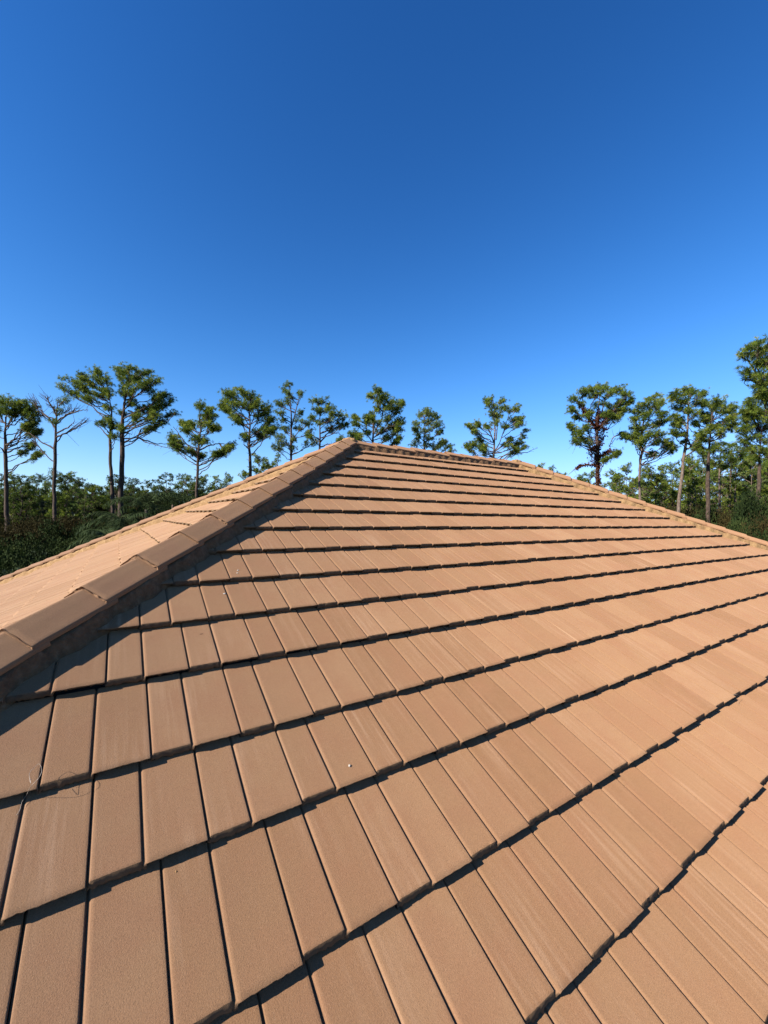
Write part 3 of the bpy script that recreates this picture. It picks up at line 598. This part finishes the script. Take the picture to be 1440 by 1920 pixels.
pine(13, 40, [(1198, 955), (1199, 900), (1201, 860), (1203, 820), (1208, 780), (1222, 745)],
     [(1230, 744, 10, 7), (1218, 752, 12, 8), (1240, 755, 9, 7), (1202, 762, 10, 7), (1225, 765, 14, 8), (1190, 772, 9, 6), (1208, 778, 11, 7), (1240, 772, 10, 7), (1188, 784, 8, 4), (1173, 818, 7, 5), (1160, 815, 5, 4), (1190, 802, 9, 6), (1185, 818, 8, 6), (1205, 800, 11, 7), (1228, 795, 11, 8), (1245, 790, 10, 7), (1215, 815, 11, 6), (1240, 812, 12, 7), (1200, 828, 11, 5), (1255, 828, 9, 5), (1262, 838, 7, 4), (1230, 828, 10, 5), (1225, 850, 7, 4), (1192, 812, 8, 5), (1165, 822, 6, 4)],
     'pine with a slim pale trunk just right of the vine-covered pine', tw=5, bark=M_BARK_PALE, dens=.95,
     forks=[[(1201, 845), (1215, 825), (1232, 815), (1250, 825)], [(1204, 812), (1215, 790), (1235, 785)]], limbs=[[(1206, 845), (1220, 852), (1228, 862)], [(1170, 810), (1150, 820), (1142, 838)]])
pine(14, 38, [(1270, 975), (1275, 925), (1281, 880), (1285, 852), (1290, 835), (1288, 800), (1292, 765), (1292, 740)],
     [(1276, 735, 12, 7), (1290, 730, 10, 5), (1300, 736, 13, 7), (1262, 745, 11, 7), (1285, 750, 16, 8), (1315, 742, 11, 7), (1308, 755, 13, 8), (1270, 765, 13, 8), (1325, 758, 9, 8), (1295, 768, 14, 8), (1262, 782, 9, 6), (1275, 788, 10, 7), (1310, 775, 13, 8), (1268, 800, 10, 7), (1280, 815, 8, 6), (1265, 812, 8, 5), (1310, 795, 12, 7), (1325, 785, 10, 7), (1312, 820, 9, 6), (1280, 828, 6, 4), (1308, 835, 9, 6)],
     'pine whose trunk bends and leans right, behind the right hip', tw=6.5, bark=M_BARK_PALE, dens=1.0,
     forks=[[(1290, 842), (1303, 832), (1315, 820), (1330, 810), (1350, 800), (1375, 785)], [(1290, 790), (1305, 775)]])
pine(15, 37, [(1327, 1000), (1328, 940), (1329, 880), (1330, 830), (1334, 790)],
     [(1350, 752, 14, 7), (1335, 760, 12, 8), (1368, 762, 12, 8), (1352, 770, 16, 8), (1330, 780, 13, 8), (1380, 775, 10, 7), (1365, 785, 14, 8), (1345, 795, 16, 8), (1325, 805, 12, 8), (1312, 812, 9, 6), (1372, 798, 12, 7), (1355, 812, 14, 7), (1330, 825, 12, 7), (1310, 840, 9, 5), (1318, 850, 8, 5), (1340, 838, 10, 6)],
     'dark straight-trunked pine behind the right hip, its crown touching the bent pine', tw=8, dens=1.0)
pine(16, 24, [(1462, 1010), (1462, 900), (1460, 800), (1452, 720), (1448, 660)],
     [(1440, 642, 22, 9), (1420, 650, 16, 8), (1402, 656, 11, 7), (1395, 670, 10, 6), (1425, 664, 18, 9), (1450, 660, 22, 12), (1440, 680, 18, 9), (1420, 682, 12, 6), (1393, 698, 9, 5), (1432, 702, 14, 7), (1400, 708, 12, 6), (1455, 710, 18, 10), (1425, 722, 12, 6), (1440, 740, 16, 8), (1460, 690, 20, 12), (1425, 738, 10, 6), (1470, 740, 18, 10), (1448, 760, 14, 8)],
     'tallest and nearest pine, cut by the right edge of the photo', tw=14, dens=.8,
     forks=[[(1455, 745), (1435, 728), (1418, 700), (1405, 680)], [(1450, 700), (1430, 680), (1415, 660)]], limbs=[[(1425, 722), (1410, 712), (1400, 712), (1395, 718)]], bark=M_BARK_PALE)
pine(17, 36, [(1420, 960), (1421, 900), (1423, 850), (1425, 810)],
     [(1402, 752, 13, 7), (1415, 762, 14, 8), (1435, 765, 14, 8), (1400, 770, 13, 8), (1390, 785, 12, 7), (1420, 782, 16, 9), (1445, 785, 14, 9), (1405, 800, 14, 8), (1432, 805, 15, 8), (1385, 805, 10, 6), (1415, 820, 14, 8), (1440, 825, 14, 8), (1390, 825, 10, 6), (1400, 840, 12, 7), (1430, 845, 14, 7), (1455, 850, 12, 8), (1412, 862, 10, 6)],
     'leafy pine close to the right edge, below the tallest pine', tw=8, dens=1.0)
pine(18, 46, [(1352, 990), (1351, 930), (1350, 870), (1350, 840)],
     [(1350, 832, 12, 7), (1338, 845, 10, 6), (1362, 845, 12, 7), (1348, 858, 14, 7), (1370, 862, 11, 6), (1335, 868, 9, 6), (1358, 875, 11, 6), (1380, 872, 9, 6)],
     'slim pale trunk right of the dark straight pine', tw=4.5, bark=M_BARK_PALE, dens=1.0)
pine(19, 50, [(1369, 985), (1369, 930), (1370, 880), (1372, 840)],
     [(1375, 835, 12, 6), (1390, 845, 11, 7), (1368, 850, 11, 6), (1385, 862, 12, 7), (1400, 868, 10, 6), (1372, 878, 10, 5), (1392, 885, 10, 6)],
     'left one of two pale trunks standing close together at the right', tw=4.5, bark=M_BARK_PALE)
pine(20, 49, [(1378, 985), (1378, 930), (1379, 885), (1384, 855)],
     [(1388, 852, 11, 6), (1402, 858, 10, 6), (1380, 868, 9, 5), (1396, 876, 11, 6), (1410, 885, 9, 6), (1385, 888, 8, 5)],
     'right one of two pale trunks standing close together at the right', tw=4, bark=M_BARK_PALE)

MARKS = [(0, 'left edge'), (13, 'flat-topped pine'), (104, 'bare pine'), (209, 'slender twin'), (229, 'thickest trunk'), (370, 'ragged pine'),
         (468, 'round pine'), (546, 'lacy pine'), (600, 'peak pine'), (700, 'bushy pine'), (796, 'centre pine'), (926, 'many-armed pine'), (1121, 'vine pine'),
         (1200, 'slim pale trunk'), (1278, 'bent trunk'), (1328, 'straight trunk'), (1373, 'paired trunks'), (1421, 'leafy right pine'), (1440, 'right edge')]
ORD = ['leftmost', 'second', 'third', 'fourth', 'fifth', 'sixth', 'seventh', 'eighth', 'ninth', 'tenth', 'eleventh', 'twelfth', 'thirteenth', 'fourteenth', 'fifteenth', 'sixteenth', 'seventeenth', 'eighteenth', 'nineteenth', 'twentieth']
def place_labels(items, kind):
    """items: (photo x, object); words each label by the landmarks it stands between"""
    sec = {}
    for x, o in items:
        k = sum(1 for m, _ in MARKS if m <= x); sec.setdefault(k, []).append((x, o))
    for k, L in sec.items():
        L.sort(key=lambda q: q[0])
        wh = 'beyond the left photo edge' if k == 0 else 'beyond the right photo edge' if k == len(MARKS) else 'between %s and %s' % (MARKS[k - 1][1], MARKS[k][1])
        for i, (x, o) in enumerate(L):
            o['label'] = ('%s %s' % (kind, wh)) if len(L) == 1 else ('%s%s of the %s %s' % (ORD[min(i, 19)], '' if i == 0 else ' from left', kind, wh))
# ------------------------------------------------------------------ woods behind: prototypes, then copies
def proto_pine(seed, H, crown0, rx, n_p, dens, needle, bark, r0=.14):
    t = Tree(seed); rg = t.rg
    Q = np.column_stack([np.cumsum(rg.normal(0, .07, 18)), np.cumsum(rg.normal(0, .07, 18)), np.linspace(0, H * .95, 18)]); Q[0, :2] = 0
    t.tube(Q, r0 * np.clip(1.2 - np.linspace(0, 1, 18) * 1.0, .15, 2), 7)
    for i in range(n_p):
        h = crown0 + (H - crown0) * (i + rg.uniform(0, 1)) / n_p; f = (h - crown0) / (H - crown0)
        reach = rx * (math.sin(math.pi * (0.22 + .73 * f)) ** .8) * rg.uniform(.25, 1); th = rg.uniform(0, 6.28)
        j = int(np.clip((h - reach * .6) / (H * .95) * 17, 2, 17)); ce = np.array([Q[j, 0] + reach * math.cos(th), Q[j, 1] + reach * math.sin(th), h])
        t.pad(ce, np.array([1, 1, .5]) * rg.uniform(.55, 1.0), Q[j], .05, dens)
    for _ in range(5):
        j = rg.integers(5, 13); e = Q[j] + rg.normal(0, .6, 3) * np.array([1, 1, .4]); t.tube(np.array([Q[j], (Q[j] + e) / 2, e]), [.03, .02, .01], 4)
    return t.finish('pine_tree', (0, 0, 0), bark, needle, n_need=9, nl=.34, nw=.05, spread=.7)
protos = [proto_pine(101, 15, 8.5, 2.4, 22, .55, M_NEEDLE, M_BARK), proto_pine(102, 15, 7, 2.0, 20, .5, M_NEEDLE, M_BARK_PALE, .11),
          proto_pine(103, 15, 9.5, 2.9, 22, .55, M_NEEDLE, M_BARK), proto_pine(104, 15, 6.0, 1.7, 18, .45, M_NEEDLE_PALE, M_BARK_PALE, .1),
          proto_pine(105, 15, 10.5, 1.9, 15, .55, M_NEEDLE, M_BARK_PALE, .12)]
used = set()
def copy_tree(root):
    r = root.copy(); C.objects.link(r)
    for ch in list(root.children):
        c = ch.copy(); C.objects.link(c); c.parent = r
    return r
def place(root_list, idx, x, ytop, D, label, group, H=15.0, cat='pine tree', sx=None, loc=None):
    root = root_list[idx]
    r = root if (id(root_list), idx) not in used else copy_tree(root)
    used.add((id(root_list), idx))
    top = at(x, ytop, D); s = top[2] / H
    r.location = (top[0], top[1], 0); r.rotation_euler = (0, 0, random.uniform(0, 6.28)); q = sx or random.uniform(.9, 1.12)
    r.scale = (s * q, s * q, s); tag(r, label, cat, group); return r
mid_left = [(-30, 880, 60, 0), (27, 888, 62, 2), (62, 892, 66, 1), (88, 903, 80, 0), (128, 887, 60, 2), (148, 900, 72, 0), (168, 912, 84, 1), (186, 912, 72, 4), (214, 914, 66, 0), (258, 918, 82, 2), (276, 920, 70, 0), (300, 926, 88, 1), (335, 925, 90, 0), (385, 893, 68, 2), (360, 908, 74, 0), (405, 892, 72, 1), (430, 889, 66, 0), (481, 853, 56, 2), (524, 856, 58, 3), (502, 862, 66, 0)]
where = ['beyond the left photo edge', 'behind the flat-topped pine at the left edge', 'between the two leftmost tall trunks', 'left of the bare reddish pine', 'just right of the bare reddish pine', 'in the dark wood between bare pine and twin trunks', 'deep in the wood left of the twin trunks', 'left of the slender twin trunk', 'behind the twin tall trunks', 'right of the thickest left trunk, further back', 'right of the thickest left trunk, nearer', 'above the palms beyond the left slope', 'left of the small ragged lone pine', 'just right of the small ragged lone pine', 'at the foot of the small ragged lone pine', 'between ragged lone pine and round-crowned pine, left', 'between ragged lone pine and round-crowned pine, right', 'low beside the round-crowned pine trunk', 'low pale one between round-crowned and lacy pines', 'low one right of the round-crowned trunk']
for (x, y, D, k), wtxt in zip(mid_left, where): place(protos, k, x, y, D, 'smaller pine ' + wtxt, 'smaller pines of the wood behind')
mid_right = [(1012, 872, 80, 2), (1036, 876, 84, 0), (1056, 886, 88, 1), (1092, 890, 78, 0), (1110, 884, 70, 2), (1143, 883, 66, 4), (1163, 888, 74, 1), (1180, 872, 58, 2), (1208, 880, 64, 0), (1222, 872, 56, 2), (1243, 872, 60, 4), (1262, 868, 58, 0), (1248, 900, 74, 1), (1300, 862, 54, 1), (1312, 872, 60, 0), (1340, 870, 62, 4), (1290, 885, 70, 3), (1398, 868, 52, 1), (1408, 892, 62, 0), (1440, 870, 54, 2), (1455, 850, 48, 0), (1475, 860, 52, 1), (1432, 905, 66, 4), (1500, 840, 46, 2)]
where = ['peeping over the ridge right of its middle', 'over the right hip, next to the vine pine', 'over the right hip, half sunk', 'left of the vine-covered trunk, low', 'directly behind the vine-covered trunk', 'flat-topped, right of the vine-covered trunk', 'right of the flat-topped small one', 'left of the slim pale trunk', 'behind the slim pale trunk', 'right of the slim pale trunk', 'midway between slim and bent trunks', 'left of the bent trunk', 'low between slim and bent trunks', 'right of the bent trunk', 'left of the dark straight trunk', 'right of the dark straight trunk', 'low behind the bent trunk', 'right of the paired pale trunks', 'low, right of the paired pale trunks', 'left of the right photo edge', 'at the right photo edge', 'beyond the right photo edge', 'low at the right photo edge', 'outside the right photo edge']
for (x, y, D, k), wtxt in zip(mid_right, where): place(protos, k, x, y, D, 'smaller pine ' + wtxt, 'smaller pines of the wood behind')
dense_rng = random.Random(5); LB = []
bushy = [proto_pine(106, 15, 4.5, 2.9, 34, .62, M_NEEDLE_SHADED, M_BARK), proto_pine(107, 15, 6.5, 3.2, 30, .62, M_NEEDLE_SHADED, M_BARK)]
for i in range(24):
    x = -60 + i * 20 + dense_rng.uniform(-8, 8); D = dense_rng.uniform(52, 74); y = dense_rng.uniform(886, 918) + max(0, x - 250) * .03
    LB.append((x, place(bushy, i % 2, x, y, D, 'bushy pine', 'bushy dark pines of the left wood')))
for i in range(20):
    x = 1285 + i * 11 + dense_rng.uniform(-5, 5); D = dense_rng.uniform(44, 66); y = dense_rng.uniform(835, 892)
    LB.append((x, place(protos, dense_rng.choice([1, 3, 4, 0]), x, y, D, 'thin pine', 'thin pines of the right wood')))
place_labels(LB[:24], 'bushy dark pines'); place_labels(LB[24:], 'thin pale pines'); LB = []
def proto_broad(seed, mat):
    t = Tree(seed); rg = t.rg
    t.tube(np.column_stack([rg.normal(0, .05, 8), rg.normal(0, .05, 8), np.linspace(0, 6.5, 8)]), np.linspace(.16, .05, 8), 7)
    for i in range(26):
        h = rg.uniform(2.0, 8.6); q = math.sin(math.pi * min(1, (h - .8) / 9.2)) ** .6 * 2.9 * rg.uniform(.3, 1); th = rg.uniform(0, 6.28)
        t.pad((q * math.cos(th), q * math.sin(th), h), np.array([.9, .9, .7]) * rg.uniform(.7, 1.1), np.array([0, 0, min(6, max(1, h - q * .6))]), .05, .6)
    return t.finish('broadleaf_tree', (0, 0, 0), M_BARK, mat, n_need=10, nl=.2, nw=.1, spread=1.1)
broads = [proto_broad(401, M_LEAF), proto_broad(402, M_LEAF_RUST), proto_broad(403, M_LEAF_GREY)]
for i in range(64):
    x = -170 + i * 13 + dense_rng.uniform(-9, 9) if i < 46 else 1130 + (i - 46) * 26 + dense_rng.uniform(-10, 10)
    D = dense_rng.uniform(58, 92); y = dense_rng.uniform(912, 944) if x < 400 else dense_rng.uniform(930, 950)
    LB.append((x, place(broads, dense_rng.choice([0, 0, 1, 2]), x, y, D, 'rounded tree', 'rounded trees low in the wood', H=9.3, cat='tree', sx=1.25)))
place_labels(LB, 'rounded broadleaf trees'); LB = []
for i in range(46):
    x = -140 + i * 12.5 + dense_rng.uniform(-8, 8) if i < 30 else 1140 + (i - 30) * 24 + dense_rng.uniform(-10, 10)
    D = dense_rng.uniform(46, 72); y = dense_rng.uniform(912, 938) if i < 30 else dense_rng.uniform(888, 925)
    LB.append((x, place(protos, dense_rng.randrange(4), x, y, D, 'low crowded pine', 'crowded low pines')))
place_labels(LB, 'low crowded pines'); LB = []
FL = ('one of the many slim distant pines of the wood behind the roof')
for i in range(78):
    side = i % 3
    x = random.uniform(-160, 430) if side == 0 else random.uniform(1130, 1580)
    if i % 13 == 0: x = random.uniform(430, 1100)
    D = random.uniform(78, 135); y = random.uniform(908, 942) if x < 450 else (random.uniform(895, 935) if x > 1130 else 905)
    LB.append((x, place(protos, random.randrange(5), x, y, D, FL, 'distant slim pines')))
place_labels(LB, 'distant slim pines'); LB = []

# ------------------------------------------------------------------ shrubs
def proto_bush(seed, mat, nl, lsize, lobes=9, twigs=True):
    rg = np.random.default_rng(seed); P, Dv, T = [], [], []; BV, BF, nb = [], [], 0
    for i in range(lobes):
        th = rg.uniform(0, 6.28); rr = rg.uniform(0, .75); c = np.array([rr * math.cos(th), rr * math.sin(th), rg.uniform(.25, .78)]); rad = rg.uniform(.26, .45)
        c[2] = min(c[2], .95 - rad * .6)
        m = nl // lobes; q = rg.normal(0, 1, (m, 3)); q /= np.linalg.norm(q, axis=1, keepdims=True)
        rad_v = rad * rg.uniform(.55, 1.1, (m, 1)); pts = c + q * rad_v * np.array([1, 1, .8]); pts[:, 2] = np.maximum(pts[:, 2], .02)
        P.append(pts); Dv.append(q + np.array([0, 0, .25])); T.append(np.clip(rg.normal(.45, .15) + rg.normal(0, .14, m), 0, 1))
        st = np.array([c[0] * .2, c[1] * .2, 0]); V, F = tube_np(bez(st, (st + c) / 2 + rg.normal(0, .05, 3), c, 6), np.linspace(.022, .008, 6), 5); BV.append(V); BF.append(F + nb); nb += len(V)
    P = np.vstack(P); Dv = np.vstack(Dv); Dv /= np.linalg.norm(Dv, axis=1, keepdims=True); T = np.concatenate(T)
    V, F = tufts(P, Dv, 3, lsize, lsize * .5, .8, rg)
    root = empty('shrub'); mesh_np('foliage', V, F, mat, root, tint=np.repeat(np.repeat(T, 3), 4)); mesh_np('stem', np.vstack(BV), np.vstack(BF), M_BARK, root, smooth=True)
    return root
bushes = [proto_bush(201, M_LEAF, 7200, .045), proto_bush(202, M_LEAF_RUST, 7200, .04), proto_bush(203, M_LEAF, 6000, .055, 7), proto_bush(204, M_LEAF_GREY, 5200, .05, 8), proto_bush(205, M_LEAF_RUST, 7200, .035, 12)]
bl = [  # x, top y, distance, kind, width, label
 (20, 985, 27, 1, 2.6, 'rust-brown shrub at the left photo edge behind the nearer shrubs'), (55, 962, 33, 4, 2.8, 'rust-brown mound between the two leftmost trunks'), (98, 975, 30, 2, 2.4, 'green shrub at the foot of the bare reddish pine'),
 (145, 968, 34, 1, 3.0, 'rust-brown shrub right of the bare pine trunk'), (185, 982, 36, 4, 2.8, 'rusty shrub left of the palms'), (-20, 1000, 22, 0, 2.6, 'dark shrub beyond the left photo edge'), (25, 1030, 19, 2, 2.2, 'dark leafy shrub low at the left edge'),
 (75, 1012, 22, 0, 2.4, 'dark green shrub low between the leftmost trunks'), (125, 1000, 22, 3, 2.0, 'silvery-leaved shrub near the left slope edge'), (165, 1002, 24, 0, 2.2, 'dark shrub just above the left slope edge'), (45, 1062, 15, 0, 1.9, 'near dark shrub touching the left slope edge'),
 (-30, 1050, 14, 3, 1.8, 'silvery shrub at the lower left corner of the woods'), (100, 1040, 17, 0, 1.9, 'near shrub over the middle of the left slope edge'), (150, 1022, 19, 2, 1.8, 'leafy shrub over the left slope edge, below the silvery one'), (205, 975, 30, 0, 2.2, 'dark shrub behind the left palm'),
 (265, 950, 42, 2, 3.0, 'green shrub behind the palms'), (310, 945, 44, 0, 3.2, 'dark shrub right behind the palms'), (380, 915, 46, 2, 3.2, 'shrub under the small ragged lone pine'), (235, 958, 38, 4, 2.5, 'rusty shrub behind the arching palm fronds'), (60, 1095, 11, 2, 1.4, 'shrub hard against the left eave'),
 (340, 930, 40, 0, 3.0, 'dark shrub left of the ragged lone pine'), (430, 905, 50, 4, 3, 'rusty shrub right of the ragged lone pine'),
 (1195, 955, 44, 0, 2.4, 'dark shrub low behind the right hip, below the slim pale trunk'), (1232, 952, 42, 2, 2.8, 'green shrub between slim and bent trunks'), (1262, 940, 40, 4, 2.6, 'rusty green shrub left of the bent trunk'), (1298, 948, 40, 0, 2.6, 'dark shrub right of the bent trunk'),
 (1310, 965, 36, 2, 2.2, 'leafy shrub left of the dark straight trunk'), (1345, 952, 38, 0, 2.4, 'dark shrub right of the dark straight trunk'), (1372, 945, 36, 4, 2.4, 'rusty green shrub under the paired pale trunks'), (1400, 930, 33, 2, 2.5, 'green shrub right of the paired pale trunks'),
 (1432, 915, 32, 0, 2.6, 'dark tall shrub at the right photo edge'), (1425, 965, 26, 0, 2.2, 'dark low shrub in the right corner above the hip'), (1385, 972, 28, 2, 2.0, 'low leafy shrub above the right hip'), (1455, 950, 24, 4, 2.2, 'rusty shrub cut by the right photo edge'),
 (1350, 985, 30, 0, 1.9, 'low dark shrub touching the right hip'), (1470, 985, 22, 2, 2.2, 'leafy shrub just outside the right edge'), (1395, 990, 25, 0, 1.8, 'lowest dark shrub above the right hip'), (1290, 972, 34, 4, 1.8, 'low rusty shrub beside the bent trunk foot')]
for x, y, D, k, wd, lab in bl:
    r = place(bushes, k, x, y, D, lab, 'shrubs under the pines', H=1.05, cat='shrub'); hz = r.scale[2]; r.scale = (wd, wd, hz)
for i in range(70):
    x = random.uniform(-220, 480) if i % 2 else random.uniform(1120, 1640)
    D = random.uniform(50, 95); y = random.uniform(948, 972)
    r = place(bushes, random.randrange(5), x, y, D, 'far shrub', 'far shrubs', H=1.05, cat='shrub'); hz = r.scale[2]; q = random.uniform(3.0, 4.6); r.scale = (q, q, hz); LB.append((x, r))
place_labels(LB, 'far shrubs')

# ------------------------------------------------------------------ palms
def palm(seed, x, ytop, D, label, n_f=16, fl=2.6, lean=0.0):
    rg = np.random.default_rng(seed); top = at(x, ytop, D); H = top[2] - .9; g = np.array([top[0], top[1], 0])
    root = empty('palm_tree', tuple(g)); V, F = tube_np(np.column_stack([np.linspace(0, lean, 10), np.zeros(10), np.linspace(0, H, 10)]), np.linspace(.16, .1, 10), 9)
    mesh_np('trunk', V, F, M_BARK_PALE, root, smooth=True)
    base = np.array([lean, 0, H])
    for i in range(n_f):
        th = i * 2.4 + rg.uniform(-.2, .2); el = rg.uniform(.7, 1.45); L = fl * rg.uniform(.8, 1.15)
        t = np.linspace(0, 1, 22); hx = np.cumsum(np.cos(el - t * 2.0)) * L / 22; hz = np.cumsum(np.sin(el - t * 2.0)) * L / 22
        S = base + np.column_stack([hx * math.cos(th), hx * math.sin(th), hz])
        V1, F1 = tube_np(S, np.linspace(.022, .006, 22), 4)
        T = np.gradient(S, axis=0); T /= np.linalg.norm(T, axis=1, keepdims=True)
        side = np.cross(T, _Z); side /= np.linalg.norm(side, axis=1, keepdims=True) + 1e-6
        idx = np.repeat(np.linspace(2, 21, 34).astype(int), 2); sg = np.tile([1, -1], 34)[:, None]; fr = rg.uniform(-.5, .5, (68, 1))
        P = S[idx] + T[idx] * fr * L / 22; d = side[idx] * sg * .9 + T[idx] * .55 + np.array([0, 0, -.35]) + rg.normal(0, .12, (68, 3)); d /= np.linalg.norm(d, axis=1, keepdims=True)
        ln = (.55 * np.sin(np.linspace(.25, 2.9, 68)) + .08)[:, None] * fl / 2.6; wv = T[idx] * .02
        mid = P + d * ln * .5; tip = P + d * ln + np.array([0, 0, -.25]) * ln
        V2 = np.stack([P, mid + wv, tip, mid - wv], 1).reshape(-1, 3); F2 = np.arange(68)[:, None] * 4 + np.array([[0, 1, 2, 3]]) + len(V1)
        tn = np.concatenate([np.full(len(V1), .6), np.clip(np.repeat(rg.normal(.42, .2, 68), 4) + rg.normal(0, .1), 0, 1)])
        mesh_np('frond', np.vstack([V1, V2]), np.vstack([F1, F2]), M_PALM, root, tint=tn)
    return tag(root, label, 'palm tree', 'palms beyond the left slope')
palm(301, 232, 962, 25, 'arching palm nearest the edge of the left roof slope', 18, 2.6)
palm(302, 275, 932, 30, 'tall feathery palm, middle one above the left roof slope', 18, 2.9)
palm(303, 325, 925, 33, 'feathery palm right of the other palms, above the left slope', 16, 2.8)
palm(304, 208, 990, 21, 'low palm half hidden at the left slope edge, below the arching one', 15, 2.2)
# climbing dead sapling beside the lone pine
pine(21, 34, [(352, 945), (350, 925), (349, 908)], [(340, 905, 5, 3), (350, 897, 4, 4)], 'thin leaning sapling left of the small ragged lone pine', tw=2.5, needle=M_NEEDLE_PALE, dens=.6, name='sapling', cat='sapling', nn=10, limbs=[[(349, 908), (345, 903), (338, 905)]], group='saplings')

# ------------------------------------------------------------------ ground
n_ = 96; gx = np.concatenate([-np.geomspace(900, 12, n_ // 2), np.geomspace(12, 900, n_ // 2)])
GX, GY = np.meshgrid(gx, gx, indexing='ij'); rr = np.hypot(GX - 2.5, GY)
GZ = np.where(rr > 20, (np.sin(GX * .11) * np.cos(GY * .09) - 1) * .18, 0.0) - 0.002
V = np.column_stack([GX.ravel(), GY.ravel(), GZ.ravel()]); i, j = np.meshgrid(np.arange(n_ - 1), np.arange(n_ - 1), indexing='ij')
F = np.stack([i * n_ + j, (i + 1) * n_ + j, (i + 1) * n_ + j + 1, i * n_ + j + 1], -1).reshape(-1, 4)
g = mesh_np('ground', V, F, M_GROUND, smooth=True); tag(g, kind='structure')
